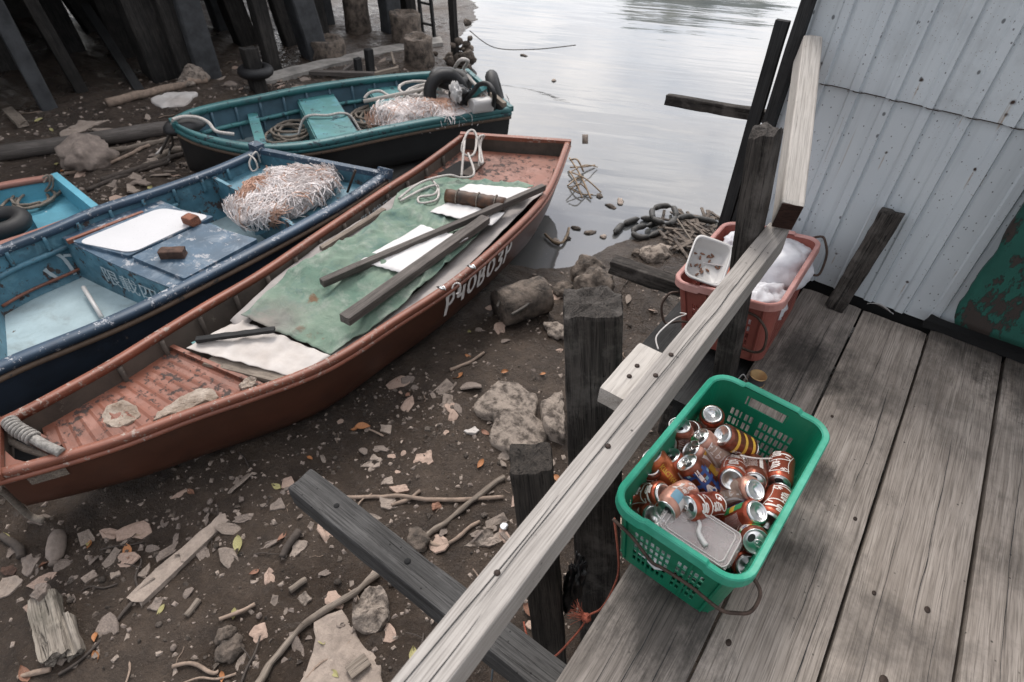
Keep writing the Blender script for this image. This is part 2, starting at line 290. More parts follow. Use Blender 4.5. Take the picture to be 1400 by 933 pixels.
def mk_tarp():
    t = NT('green canvas', .88, 0, .2); c = t.mix(t.ramp(t.noise(2.2, detail=7, rough=.65, vec=t.raw), .32, .68), (.105, .175, .135), (.215, .275, .215)); c = t.mix(t.math('MULTIPLY', t.ramp(t.noise(5., (1, 1, 1), 8, .72, .5, t.raw), .5, .66), .7), c, (.31, .34, .295)); c = t.mix(t.math('MULTIPLY', t.ramp(t.noise(3.1, (1, 1, 1), 7, .7, .3, t.raw), .54, .7), .7), c, (.075, .14, .145))
    wob = t.math('MULTIPLY', t.math('SUBTRACT', t.noise(16., detail=7, rough=.75, vec=t.raw), .5), .22)
    for px, py, r, k, a in ((428, 408, .05, (.16, .07, .035), .8), (432, 455, .06, (.16, .07, .035), .8), (412, 446, .05, (.15, .075, .04), .7), (375, 432, .26, (.19, .175, .16), .75), (352, 440, .16, (.24, .21, .19), .7), (470, 300, .14, (.2, .22, .19), .5), (600, 300, .10, (.07, .14, .15), .5)):
        v = t.n.new('ShaderNodeVectorMath'); v.operation = 'DISTANCE'; v.inputs[1].default_value = tuple(at(px, py, -.97)); t.l.new(t.raw, v.inputs[0]); c = t.mix(t.math('MULTIPLY', t.ramp(t.math('ADD', v.outputs['Value'], wob), r * .3, r, (1, 1, 1), (0, 0, 0)), a), c, k)
    w = t.noise(9., (1, 1, 1), 6, .65, 1.2, t.raw); return t.out(c, None, t.bump(w, .5, .03, t.bump(t.noise(140., detail=2, vec=t.raw), .25, .002)))
M['tarp'] = mk_tarp()
M['greytarp'] = plain('grey canvas', (.30, .275, .26), .85, 0, .2, 4., .4, 14.)
M['rope'] = plain('pale rope', (.46, .43, .40), .9, 0, .25, 60., .8, 160.)
M['ropegrey'] = plain('grey frayed rope', (.25, .235, .215), .95, 0, .4, 40., 1., 120.)
M['ropedark'] = plain('dark rope', (.09, .08, .07), .9, 0, .3, 60., .8, 160.)
M['ropetan'] = plain('tan rope', (.20, .17, .14), .9, 0, .3, 60., .8, 160.)
M['net'] = plain('white net', (.80, .745, .725), .9, 0, .12, 30., .6, 60.)
M['netorange'] = plain('orange net line', (.56, .35, .26), .9, 0, .2, 30., .5)
M['tyre'] = plain('black rubber', (.012, .012, .013), .6, 0, .3, 6., .4, 60.)
M['brick'] = plain('red brick', (.19, .075, .045), .9, 0, .3, 20., .8, 60.)
M['brickd'] = plain('burnt brown brick', (.075, .042, .030), .9, 0, .4, 20., .8, 60.)
M['foam'] = plain('yellowed foam', (.36, .27, .20), .95, 0, .3, 9., 1., 50., (.52, .44, .37), bd=.02)
M['logbrown'] = plain('brown bark roll', (.030, .018, .012), .6, 0, .4, 12., .8, 30., (.11, .048, .022), sc=(1, 1, 1))
M['jug'] = plain('white plastic', (.56, .545, .53), .4, 0, .06)
M['rock'] = plain('pale mud crusted rock', (.15, .12, .098), .95, 0, .4, 16., 1., 34., (.36, .30, .25), lo=.38, hi=.56, bd=.03)
M['rockd'] = plain('muddy rock', (.065, .052, .042), .85, 0, .4, 10., 1., 30., (.22, .175, .14), bd=.03)
M['chip'] = plain('pale flake', (.33, .27, .225), .9, 0, .2, 14., .8, 60., bd=.012)
M['chip2'] = plain('pinkish shard', (.40, .29, .23), .8, 0, .15, 14., .4, 40., bd=.012)
M['chip3'] = plain('grey stone chip', (.225, .183, .155), .9, 0, .25, 14., .6, 40., bd=.012)
M['leaf'] = plain('orange leaf', (.36, .15, .055), .6, 0, .35, 20., .3)
M['leafb'] = plain('brown leaf', (.22, .11, .07), .7, 0, .3, 20., .3)
M['leafy'] = plain('yellow green leaf', (.33, .30, .13), .6, 0, .3, 20., .3)
M['twig'] = plain('dry twig', (.26, .195, .15), .9, 0, .3, 20., .5)
M['twigd'] = plain('dark twig', (.06, .048, .04), .9, 0, .3, 20., .5)
M['concrete'] = plain('worn concrete', (.25, .235, .215), .95, 0, .35, 5., .7, 25.)
M['float'] = plain('black float', (.022, .023, .022), .6, 0, .5, 12., .5, 40., (.06, .055, .048))
M['reed'] = plain('dry reed', (.26, .19, .125), .8, 0, .3, 20., .3)
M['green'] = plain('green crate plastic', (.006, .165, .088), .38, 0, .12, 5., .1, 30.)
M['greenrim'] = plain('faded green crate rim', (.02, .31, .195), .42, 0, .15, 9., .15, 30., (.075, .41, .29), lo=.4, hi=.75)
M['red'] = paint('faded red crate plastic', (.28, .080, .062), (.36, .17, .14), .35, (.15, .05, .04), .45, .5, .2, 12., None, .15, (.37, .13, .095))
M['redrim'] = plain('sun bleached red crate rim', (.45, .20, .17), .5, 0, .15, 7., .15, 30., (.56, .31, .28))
M['wire'] = plain('rusty wire', (.065, .042, .032), .75, .2, .4, 40., .5)
M['wireblue'] = plain('grey cable', (.14, .17, .19), .5)
M['string'] = plain('red twine', (.42, .12, .075), .9, 0, .3, 120., .8, 200.)
M['cord'] = plain('white cord', (.55, .52, .5), .8)
M['alu'] = plain('aluminium', (.72, .72, .71), .28, 1., .08, 20., .05)
M['aludark'] = plain('can mouth', (.02, .02, .02), .6)
M['can'] = plain('copper red can', (.38, .085, .045), .30, .65, .15, 9., .05)
M['canb'] = plain('orange brown can', (.46, .13, .05), .34, .6, .15, 9., .05)
M['canp'] = plain('faded pink can', (.52, .27, .20), .4, .5, .2, 9., .08)
M['cand'] = plain('dark brown can', (.20, .06, .035), .3, .6, .15, 9., .05)
M['inkw'] = plain('white can print', (.72, .66, .62), .45); M['inky'] = plain('yellow can print', (.70, .42, .06), .45)
M['inkb'] = plain('blue can print', (.03, .07, .22), .4); M['inkg'] = plain('green can print', (.04, .30, .10), .4); M['inkt'] = plain('teal can print', (.16, .30, .38), .4); M['inkk'] = plain('dark can print', (.06, .025, .02), .5)
M['gold'] = plain('gold tin lid', (.55, .36, .17), .35, .8); M['tinlabel'] = plain('dark tin label', (.06, .055, .06), .45)
M['black'] = plain('black bag', (.012, .012, .013), .3, 0, .3, 9., .6, 25.)
M['void'] = plain('black timber and painted shade', (.007, .007, .007), .95)  # black timber; also stands in for shade in boat openings and bolt holes
M['gpaint'] = paint('peeling green board', (.007, .080, .060), (.032, .024, .020), 1.12, (.010, .035, .03), .8, .8, .35, 12., (1, 1, .45), .9)
def trans(name, c, alpha, rough=.25):
    t = NT(name, rough); t.b.inputs['Transmission Weight'].default_value = 0; return t.out(c, None, t.bump(t.noise(18., detail=6), .5, .006), None, t.ramp(t.noise(7., detail=4), .3, .7, (alpha - .15,) * 3, (min(1, alpha + .15),) * 3))
M['clear'] = trans('cloudy clear plastic', (.66, .62, .61), .58); M['film'] = trans('thin clear plastic', (.58, .52, .51), .34, .12); M['bag'] = trans('thin white bag', (.70, .70, .73), .88, .35); M['bagpink'] = plain('orange red wrapper', (.55, .13, .06), .4, 0, .2, 6., .4, 20.)
def mk_sheet():
    t = NT('white painted sheet metal', .42); c = t.mix(t.ramp(t.noise(1.6, detail=5), .3, .7), (.53, .575, .605), (.62, .66, .68))
    st = t.noise(1., (30, 30, 1.2), 4, .6); c = t.mix(t.math('MULTIPLY', t.ramp(st, .52, .75), .35), c, (.30, .33, .345))
    gr = t.noise(4., (1, 1, 1), 7, .7); c = t.mix(t.math('MULTIPLY', t.ramp(gr, .55, .78), .4), c, (.23, .24, .245))
    for sc, r, thr, ink in ((20., .13, .50, (.06, .065, .07)), (52., .15, .42, (.08, .08, .085)), (5.5, .045, .40, (.05, .022, .012)), (110., .15, .55, (.20, .165, .14))):
        v = t.vor(sc, (1, 1, .7)); dm = t.math('ADD', v.outputs['Distance'], t.math('MULTIPLY', t.noise(sc * 3, detail=3), .10)); sel = t.ramp(v.outputs['Color'], thr, thr + .02)
        c = t.mix(t.math('MULTIPLY', t.math('MULTIPLY', t.ramp(dm, r, r + .05, (1, 1, 1), (0, 0, 0)), sel), .8), c, ink)
    sx_ = t.n.new('ShaderNodeSeparateXYZ'); t.l.new(t.raw, sx_.inputs[0]); wob = t.math('MULTIPLY', t.math('SUBTRACT', t.noise(60., detail=5), .5), .012)
    for px, py, r in ((1124, 87, .006), (1260, 110, .007), (1211, 210, .007), (1385, 140, .010), (1376, 157, .006), (1333, 233, .008), (1240, 387, .007), (1143, 348, .006), (1347, 242, .004), (1318, 158, .004), (1393, 368, .006), (1310, 370, .004)):
        q = aty(px, py, 2.68); dx = t.math('SUBTRACT', sx_.outputs[0], float(q[0])); dz = t.math('SUBTRACT', sx_.outputs[2], float(q[2])); d2 = t.math('SQRT', t.math('ADD', t.math('MULTIPLY', dx, dx), t.math('MULTIPLY', dz, dz)))
        dn = t.math('ADD', dz, r * 5); ds = t.math('SQRT', t.math('ADD', t.math('MULTIPLY', t.math('MULTIPLY', dx, dx), 9.), t.math('MULTIPLY', t.math('MULTIPLY', dn, dn), .06)))
        c = t.mix(t.math('MULTIPLY', t.ramp(t.math('ADD', ds, wob), r * .5, r * 1.4, (1, 1, 1), (0, 0, 0)), .55), c, (.30, .19, .11)); c = t.mix(t.ramp(t.math('ADD', d2, wob), r * .5, r * .9, (1, 1, 1), (0, 0, 0)), c, (.035, .015, .009))
    rs = t.noise(1., (55, 55, 1.6), 3, .5); c = t.mix(t.math('MULTIPLY', t.ramp(rs, .69, .76), .5), c, (.25, .16, .09))
    return t.out(c, None, t.bump(t.noise(9., detail=4), .12, .01))
M['sheet'] = mk_sheet()
def mk_mud():
    t = NT('wet brown mud', .6); big = t.noise(.9, detail=6, rough=.6, vec=t.raw); mid = t.noise(7., detail=8, rough=.7, vec=t.raw); fine = t.noise(60., detail=6, rough=.7, vec=t.raw); vf = t.noise(220., detail=3, vec=t.raw)
    c = t.mix(t.ramp(mid, .3, .7), (.038, .026, .018), (.106, .075, .053)); c = t.mix(t.ramp(big, .42, .62), t.mix(.5, c, (.028, .020, .015)), c)
    c = t.mix(t.math('MULTIPLY', t.ramp(fine, .55, .75), .55), c, (.17, .135, .108)); c = t.mix(t.math('MULTIPLY', t.ramp(vf, .66, .72), .75), c, (.30, .25, .21)); c = t.mix(t.ramp(t.noise(14., detail=6, rough=.75, vec=t.raw), .66, .72), c, (.19, .15, .12))
    h = t.math('ADD', t.math('MULTIPLY', mid, 1.2), t.math('ADD', t.math('MULTIPLY', fine, .5), t.math('MULTIPLY', vf, .12)))
    return t.out(c, t.ramp(big, .4, .65, (.20,) * 3, (.66,) * 3), t.bump(h, 1., .05))
M['mud'] = mk_mud()
def mk_water():
    t = NT('silty water', .035, 0, .5, 1.95); c = t.mix(t.ramp(t.noise(.6, detail=6, vec=t.raw), .35, .65), (.085, .092, .095), (.125, .122, .115))
    sp = t.vor(14.); c = t.mix(t.math('MULTIPLY', t.ramp(t.noise(70., detail=3, vec=t.raw), .70, .74), t.ramp(t.noise(.8, detail=3, vec=t.raw), .5, .6)), c, (.45, .42, .38))
    rm = t.n.new('ShaderNodeMapping'); rm.inputs['Rotation'].default_value = (0, 0, math.radians(-25)); t.l.new(t.raw, rm.inputs[0]); rv = rm.outputs[0]
    w1 = t.noise(1., (.55, 3.2, 1), 3, .5, .3, rv); w2 = t.noise(1., (.16, .9, 1), 3, .5, .4, rv); w3 = t.noise(1., (4, 12, 1), 2, .5, .2, rv)
    h = t.math('ADD', t.math('MULTIPLY', w1, .35), t.math('ADD', w2, t.math('MULTIPLY', w3, .03)))
    return t.out(c, None, t.bump(h, .11, .12))
M['water'] = mk_water()
M['hill'] = plain('far green hill', (.09, .125, .11), .95, 0, .3, .05, .5, .2, (.14, .17, .15))
# ------------------------------------------------------------------ terrain and water
WZ = -1.55
SHORE = A([2.5, 7.2], [.5, 7.0], [-1.3, 6.35], [-1.45, 5.6], [-1.75, 5.1], [-2.0, 4.62], [-2.15, 4.2], [-2.45, 3.85], [-3.2, 3.75], [-3.9, 3.65], [-4.6, 3.72], [-5.1, 4.15], [-5.25, 5.0], [-5.3, 6.0], [-5.5, 6.9], [-6.3, 7.6], [-7.4, 8.7], [-9, 11.5], [-16, 17], [-60, 32], [-300, 90])
SHORE = np.concatenate([A([300, 60], [40, 14]), SHORE])
def land(x, y):
    """signed distance to the waterline, positive on land"""
    x = np.asarray(x, float); y = np.asarray(y, float); best = np.full(x.shape, 1e9); sg = np.ones(x.shape)
    for (ax, ay), (bx, by) in zip(SHORE[:-1], SHORE[1:]):
        dx, dy = bx - ax, by - ay; t = np.clip(((x - ax) * dx + (y - ay) * dy) / (dx * dx + dy * dy), 0, 1); ex = x - ax - t * dx; ey = y - ay - t * dy; d2 = ex * ex + ey * ey
        cr_ = dx * (y - ay) - dy * (x - ax); up = d2 < best - 1e-12; sg = np.where(up, np.where(cr_ > 0, 1, -1), sg); best = np.where(up, d2, best)
    return np.sqrt(best) * sg
MUDL = [(-1.5, 4.05, .35, .16), (-1.25, 5.0, .45, .12), (-1.55, 5.5, .3, .07), (-7.2, 7.3, .5, .05), (-6.0, 2.0, .8, .03)]
def gz(x, y):
    x = np.asarray(x, float); y = np.asarray(y, float); d = land(x, y); p = np.stack([x, y, x * 0], -1)
    w = fbm(p, 1.1, 2) * .22; s = np.clip((d + w) / .9, -1.5, 1); z = np.where(s > 0, WZ + .06 * np.minimum(s * 1.6, 1), WZ + s * .3)
    b = fbm(p, .8, 2) * .018 + fbm(p, 3.5, 3) * .016 + np.abs(fbm(p + 9, 8., 4)) * .026
    z = z + b * np.clip(.5 + s * 2, .25, 1)
    for mx_, my_, r_, h_ in MUDL: z = z + h_ * np.exp(-((x - mx_) ** 2 + (y - my_) ** 2) / r_ ** 2)
    return z - .25 * np.clip((np.hypot(x + 3, y - 4) - 14) / 30, 0, 1)
def atg(px, py):
    z = -1.5
    for _ in range(6): p = at(px, py, z); z = float(max(gz(p[0], p[1]), WZ))
    return at(px, py, z)
def axis_(a, b, st, far, g=1.22):
    m = list(np.arange(a, b, st)); lo = []; s = st; x = a
    while x > -far: s *= g; x -= s; lo.append(x)
    hi = []; s = st; x = m[-1]
    while x < far: s *= g; x += s; hi.append(x)
    return np.array(lo[::-1] + m + hi)
gx, gy = axis_(-9.6, .6, .028, 400), axis_(-.6, 9.6, .028, 400)
GX, GY = np.meshgrid(gx, gy, indexing='ij'); GZ = gz(GX, GY)
b = MB(); b.grid(np.stack([GX, GY, GZ], -1)); b.f = [q[::1] for q in b.f]; single('ground', b, M['mud'], kind='structure', origin=(0, 0, -1.5))
b = MB(); wx, wy = axis_(-9, 3, .5, 480, 1.3), axis_(2, 14, .5, 480, 1.3); WX, WY = np.meshgrid(wx, wy, indexing='ij'); b.grid(np.stack([WX, WY, WX * 0 + WZ], -1)); single('water', b, M['water'], kind='structure', origin=(0, 0, WZ))
# far bank: a green hill whose mirror image darkens the water
b = MB(); az = np.radians(np.linspace(-75, 40, 150)); P = []
for r, q in ((240, 0), (252, .5), (275, .86), (300, 1), (340, .6), (380, 0)):
    hh = 9 + 9 * np.clip(fbm(np.c_[az * 9, az * 0, az * 0], 1., 3), -.6, 1) + 53 * np.exp(-((np.degrees(az) + 19.5) / 8) ** 4) + 20 * np.exp(-((np.degrees(az) + 31) / 6) ** 2)
    hh = hh * (1 + .12 * fbm(np.c_[az * 60, az * 0 + r, az * 0], 1., 4)); P.append(np.stack([r * np.sin(az), r * np.cos(az), -2 + q * hh], -1))
b.grid(np.array(P)); single('hills', b, M['hill'], kind='structure', origin=(0, 250, -2))

# ------------------------------------------------------------------ wooden deck, railing, posts
dk = thing('wooden_deck', 'worn grey plank deck beside the metal shed, carrying both crates', 'deck', (.5, 1.2, 0))
def plank(x0, x1, y0, y1, mat, seg=26, bow=0., lab=None):
    b = MB(); nx, ny = 10, 60; P = np.zeros((nx, ny, 3)); off = RNG.rand(3) * 30
    X = np.linspace(x0, x1, nx); Y = np.linspace(y0, y1, ny); XX, YY = np.meshgrid(X, Y, indexing='ij'); edge = np.abs((XX - (x0 + x1) / 2) / ((x1 - x0) / 2))
    wob = fbm(np.stack([YY * 2, YY * 0 + off[0], YY * 0], -1), 1., 3) * .0022
    P[..., 0] = XX + wob * np.sign(XX - (x0 + x1) / 2) * (edge > .9); P[..., 1] = YY + fbm(np.stack([XX * 14, XX * 0 + off[1], XX * 0], -1), 1., 2) * .004
    P[..., 2] = -.0045 * (edge > .97) + bow * (edge ** 2) + fbm(np.stack([XX * 3, YY * .7, YY * 0 + off[2]], -1), 1., 2) * .0015
    b.slab(P, .038); return part('plank', b, M[mat], dk)
plank(-.188, .068, -.9, 2.66, 'deck_dark'); plank(.076, .334, -.9, 2.655, 'deck', bow=.002); plank(.343, .612, -.9, 2.70, 'deck'); plank(.624, .90, -.9, 2.70, 'deck', bow=.002)
plank(.908, 1.18, -.9, 2.70, 'deck'); plank(1.19, 1.46, -.9, 2.70, 'deck')
for yy in (-.6, 1.55, 2.45):
    b = MB(); b.beam((-.20, yy, -.105), (1.6, yy, -.105), .09, .12, seg=8, rough=.004); part('joist', b, M['dark'], dk)
for x, y, s in ((.12, .9, .008), (.13, 1.9, .006), (.4, 1.28, .006), (.47, 1.05, .011), (.53, 1.32, .008), (.30, 1.5, .006)):   # knots and nail heads
    b = MB(); b.lathe([(s, 0), (s * .9, .0018), (0.0005, .0022)], 10, M=np.c_[np.diag((1, 1.4, 1)), (x, y, .0005)]); part('nail_head', b, M['nail'], dk)
for x0, ya, yb in ((-.06, .35, 1.0), (.0, .5, .85), (-.11, .55, .78), (.12, .9, 1.5), (.17, .3, .9), (.25, 1.0, 1.35), (.29, .75, 1.2), (.42, .9, 1.9), (.5, 1.2, 2.1), (.56, .95, 1.5), (.71, 1.2, 2.2), (.8, 1.3, 1.9), (-.02, 1.7, 2.5), (.2, 2.1, 2.6), (.27, 1.6, 2.2)):
    ys = np.linspace(ya, yb, 70); xs = x0 + .006 * fbm(np.c_[ys * 3.5, ys * 0 + x0 * 30, ys * 0], 1., 4); w = RNG.uniform(.0005, .0013) * np.sin((ys - ya) / (yb - ya) * math.pi) ** .5 * (1 + .5 * fbm(np.c_[ys * 20, ys * 0 + x0 * 9, ys * 0], 1., 2)) + 1e-5; zz = np.full(70, .0042); b = MB(); b.grid(np.array([np.c_[xs + w, ys, zz], np.c_[xs - w, ys, zz]]), 0, False); part('crack', b, M['dark'], dk)
b = MB(); b.beam((-1.262, .612, -.20), (.6, .60, -.20), .105, .11, seg=30, rough=.006, k=3, end=.006, ns=12)
o = single('support_beam', b, M['beam_grey'], 'grey weathered beam with bolt hole sticking out from under the deck over the mud', 'beam')
for x in (-1.08, -.76):
    b = MB(); b.lathe([(.011, 0), (.010, .003), (.0005, .0035)], 10, M=np.c_[np.eye(3), (x, .612, -.1465)]); part('bolt_hole', b, M['void'], o)
RZ = .62
ra = thing('railing', 'pale sawn timber rail running above the crates along the deck edge', 'railing', (-.29, 1.0, RZ - .09))
b = MB(); b.beam((-.279, -.55, RZ - .045), (-.279, 1.935, RZ - .045), .068, .09, seg=60, rough=.0022, k=3, end=.003, rnd=.05); part('rail', b, M['rail'], ra)
b = MB(); b.beam((-.352, .955, RZ - .062), (-.352, 1.16, RZ - .062), .078, .052, seg=8, rough=.002, k=3, end=.002); part('spacer_block', b, M['block'], ra)
for x0, ya, yb, sd_ in ((-.297, .05, .62, 0), (-.283, .35, 1.32, 1), (-.274, 1.0, 1.85, 2), (-.270, -.1, .35, 3)):
    ys = np.linspace(ya, yb, 60); xs = x0 + .006 * fbm(np.c_[ys * 2.5, ys * 0 + sd_ * 5, ys * 0], 1., 3) + (ys - ya) * .006; w = .0011 * np.sin((ys - ya) / (yb - ya) * math.pi) ** .5 + 1e-5; zz = np.full(60, RZ + .0024); b = MB(); b.grid(np.array([np.c_[xs + w, ys, zz], np.c_[xs - w, ys, zz]]), 0, False); part('crack', b, M['dark'], ra)
for x, y, z in ((-.35, 1.03, RZ - .036), (-.352, 1.075, RZ - .036), (-.29, 1.035, RZ), (-.292, 1.125, RZ), (-.275, .78, RZ), (-.29, .42, RZ)):
    b = MB(); b.lathe([(.0065, 0), (.006, .003), (.0005, .0035)], 10, M=np.c_[np.eye(3), (x, y, z - .0005)]); part('nail', b, M['nail'], ra)
b = MB(); b.beam((-.262, 1.885, .682), (-.508, 2.62, .975), .068, .115, seg=20, rough=.002, k=3, end=.004)
o = single('sloping_rail', b, M['block'], 'pale timber sloping up from the rail end past the tall post to the shed corner', 'timber')
b = MB(); d_, s_, u_ = frame(A(-.508, 2.62, .975) - A(-.262, 1.885, .682)); c_ = A(-.262, 1.885, .682) - d_ * .004
b.poly([c_ + s_ * .031 + u_ * .054, c_ - s_ * .031 + u_ * .054, c_ - s_ * .031 - u_ * .054, c_ + s_ * .031 - u_ * .054], d_ * .003); part('end_grain', b, M['rail_end'], o)
def post(name, label, top, bot, w, h, mat, cat='post', rough=.016, end=.022, group=None, up=(0, 1, 0), k=5, seg=34):
    b = MB(); b.beam(bot, top, w, h, up=up, seg=seg, rough=rough, k=k, end=end, rnd=.12, ns=24); return single(name, b, M[mat], label, cat, group, origin=bot)
post('wooden_post', 'tall leaning black weathered post beside the rail end, in front of the red crate', (-.398, 1.86, .925), (-.03, 1.86, -1.62), .072, .105, 'post', rough=.006, end=.02)
post('wooden_post', 'thick square black post with splintered top under the pale spacer block', (-.622, 1.335, .495), (-.262, 1.335, -1.62), .178, .165, 'post', rough=.009, end=.012, k=7, up=(-.5, .87, 0))
post('wooden_post', 'short square post with a cut top behind the rail, nearest the bottom of the picture', (-.553, .945, .19), (-.26, .945, -1.62), .122, .122, 'postb', rough=.007, end=.008, k=6, up=(-.58, .81, 0))
post('wooden_post', 'black post stub behind the tall post, beside the water', (-.615, 2.78, .30), (-.62, 2.80, -1.8), .10, .09, 'post')
b = MB(); e0, e1 = at(838, 362, -.62), at(935, 394, -.62); b.beam(e0, e1 + (e1 - e0) * .6, .10, .10, seg=20, rough=.012, k=5, end=.012); single('timber_stub', b, M['post'], 'dark splintered timber stub jutting from behind the red crate over the mud', 'beam')
b = MB(); b.beam((-.03, 2.585, .004), (.002, 2.645, .462), .074, .05, up=(0, 1, 0), seg=30, rough=.010, k=5, end=.01, ns=30); single('leaning_stick', b, M['post'], 'short black weathered timber leaning against the metal wall', 'timber')
# ------------------------------------------------------------------ metal shed
sh = thing('metal_shed', 'white ribbed sheet metal shed with rust spots at the end of the deck', 'shed', (1.4, 3.9, 0))
def ribbed(x0, x1, z0, z1, y, mid):
    xs = []; ys = []; base = -.289
    k = math.floor((x0 - base) / .1272)
    X = []
    while True:
        r = base + k * .1272
        for dx, dy in ((-.040, 0), (-.033, -.009), (-.006, -.012), (-.001, .004), (.003, .003), (.012, 0)):
            if x0 < r + dx < x1: X.append((r + dx, dy))
        k += 1
        if r > x1: break
    X = [(x0, 0)] + X + [(x1, 0)]; Z = np.linspace(z0, z1, 26); P = np.zeros((len(X), len(Z), 3))
    for i, (x, dy) in enumerate(X):
        for j, z in enumerate(Z):
            w = .0022 * float(vnoise(A(x * 4, z * 2.6, 3.1))) + .0008 * float(vnoise(A(x * 14, z * 9, 1.)))
            P[i, j] = (x, y + dy + w, z)
    b = MB(); b.grid(P[:, ::-1], 0, False); return b
o = part('wall_sheet', ribbed(-.545, 4.0, .035, .872, 2.69, 0), M['sheet'], sh); solid(o, .002, 1)
o = part('wall_sheet', ribbed(-.548, 4.0, .858, 2.5, 2.680, 0), M['sheet'], sh); solid(o, .002, 1)
b = MB(); b.tube(np.array([(x, 2.676 - .013 * (abs(((x + .289 + .02) / .1272) % 1 - 0) < .3), .857) for x in np.arange(-.546, 1.5, .012)]), .0018, 5); part('seam_edge', b, M['nail'], sh)
b = MB(); b.box((-.553, 4.0, .6), (.012, 2.6, 3.6)); b.box((1.7, 5.3, .6), (4.5, .03, 3.6)); b.box((3.95, 4.0, .6), (.03, 2.6, 3.6)); part('side_wall', b, M['void'], sh)
b = MB(); b.box((1.7, 4.0, 2.53), (4.9, 3.2, .05)); part('roof', b, M['sheet'], sh)
b = MB(); b.box((1.7, 4.0, -.12), (4.5, 2.5, .08)); part('floor', b, M['void'], sh)
b = MB(); b.beam((-.5, 2.735, .0), (4.0, 2.735, .0), .06, .10, seg=20, rough=.004, k=2); part('base_beam', b, M['void'], sh)
b = MB(); b.beam((-.566, 2.668, -1.9), (-.572, 2.668, 2.5), .042, .075, up=(0, 1, 0), seg=20, rough=.004, k=2); part('corner_post', b, M['dark'], sh)
b = MB(); b.beam((-.612, 2.655, -.3), (-.640, 2.665, 1.045), .05, .03, up=(0, 1, 0), seg=20, rough=.003, k=2); single('dark_plank', b, M['dark'], 'upright dark plank fixed outside the shed corner post', 'plank')
b = MB(); b.beam((-1.085, 2.80, .607), (-.59, 2.77, .655), .05, .048, seg=14, rough=.004, k=3, end=.004); single('projecting_arm', b, M['post'], 'dark timber arm reaching out over the water from the shed corner', 'beam')
b = MB(); n = 46; zs = np.linspace(.165, 1.35, n); P = np.zeros((2, n, 3)); le = .352 + .012 * fbm(np.c_[zs * 9, zs * 0, zs * 0], 1., 4)
le[:3] += np.linspace(.02, 0, 3); P[0] = np.c_[le, zs * 0 + 2.555 + (zs - .16) * .03, zs]; P[1] = np.c_[zs * 0 + .95, zs * 0 + 2.555 + (zs - .16) * .03, zs - .0]
Pg = np.array([P[0] * (1 - t) + P[1] * t for t in np.linspace(0, 1, 24)]); Pg[..., 1] += fbm(Pg, 9., 3) * .002; b.grid(Pg); gb = single('painted_board', b, M['gpaint'], 'old board with peeling green paint and rotten edge leaning on the metal wall', 'board'); solid(gb, .035, -1)
b = MB(); b.beam((.30, 2.635, .065), (.95, 2.62, .075), .05, .05, seg=16, rough=.012, k=3, end=.01); single('board_batten', b, M['void'], 'blackened batten on the deck below the green board', 'timber')
b = MB(); cx_, cy_, _ = at(1203, 423, .02); th = np.linspace(0, 1, 12); P = np.array([[(cx_ - .055 + .11 * t, cy_ + .01 * math.sin(t * 5) + .012 * q, .022 + .02 * math.sin(t * 3) * (1 - q)) for t in th] for q in (0, 1.)]); b.grid(P); o = single('plastic_scrap', b, M['jug'], 'curled white plastic scrap at the foot of the metal wall', 'litter'); solid(o, .002)

# ------------------------------------------------------------------ stilt house over the far mud
st = thing('stilt_house', 'dark raised hut on many black piles at the back of the mud', 'house', (-12, 4, -1.5))
b = MB(); b.box((-15.3, 3.3, .62), (12.6, 12.5, .2)); part('floor', b, M['void'], st)
b = MB(); b.box((-15.3, 3.3, 2.0), (11.8, 11.6, 2.6)); part('wall', b, M['dark'], st)
b = MB(); b.box((-15.3, 3.3, 3.4), (12.8, 12.6, .2)); part('roof', b, M['dark'], st)
def pile(pxb, pyb, pxt, pyt, w, mat, h=.55, lab=None, zb=-1.5, sq=1.):
    p = at(pxb, pyb, zb); sc = np.linalg.norm(p - A(0, 0, CAMH)); ww = w * sc / F          # w: apparent width
    v = ray(pxt, pyt); c = A(-v[1], v[0], 0); dep = np.hypot(p[0], p[1]); hd = np.hypot(v[0], v[1]); q = v * (dep / hd); q = q + A(0, 0, CAMH)      # same horizontal distance
    q = p + (q - p) * ((h + .06 - p[2]) / max(q[2] - p[2], .2)) if h is not None else q
    b = MB(); b.beam(p - A(0, 0, .2), q, ww, ww * sq, up=(.2, 1, 0), seg=12, rough=ww * .05, k=2, end=.01); return b
for a in ((70, 150, 0, 20, 15, 'pile_grey'), (115, 125, 45, 5, 12, 'pile'), (283, 107, 253, 5, 25, 'pile_grey'), (262, 108, 226, 5, 24, 'pile'), (232, 104, 192, 5, 42, 'pile'),
          (375, 96, 352, 5, 16, 'pile'), (434, 78, 411, 5, 26, 'pile_grey'), (400, 62, 380, 5, 15, 'pile'), (446, 56, 434, 5, 12, 'pile'), (537, 46, 532, 5, 20, 'pile_grey'), (562, 38, 558, 5, 14, 'pile'), (487, 42, 482, 5, 15, 'pile'),
          (340, 60, 318, 5, 22, 'pile'), (180, 75, 150, 5, 30, 'pile'), (95, 70, 60, 5, 28, 'pile'), (20, 90, -30, 5, 36, 'pile'), (310, 40, 298, 5, 20, 'pile_grey'), (452, 34, 446, 5, 10, 'pile_grey'), (140, 40, 115, 5, 26, 'pile')):
    part('pile', pile(*a[:5], a[5]), M[a[5]], st)
for ya, yb in ((-4.5, 1.2), (1.7, 2.9), (3.2, 5.0), (5.35, 8.2)):
    b = MB(); b.box((-13.8, (ya + yb) / 2, -.45), (.1, yb - ya, 2.1)); part('light_block_board', b, M['pile'], st)  # boards added behind the piles to block light under the house
b = MB(); b.box((-12, -2.6, -.5), (7, .1, 2.2)); part('light_block_board', b, M['pile'], st)  # added along the left side, likewise to keep light out
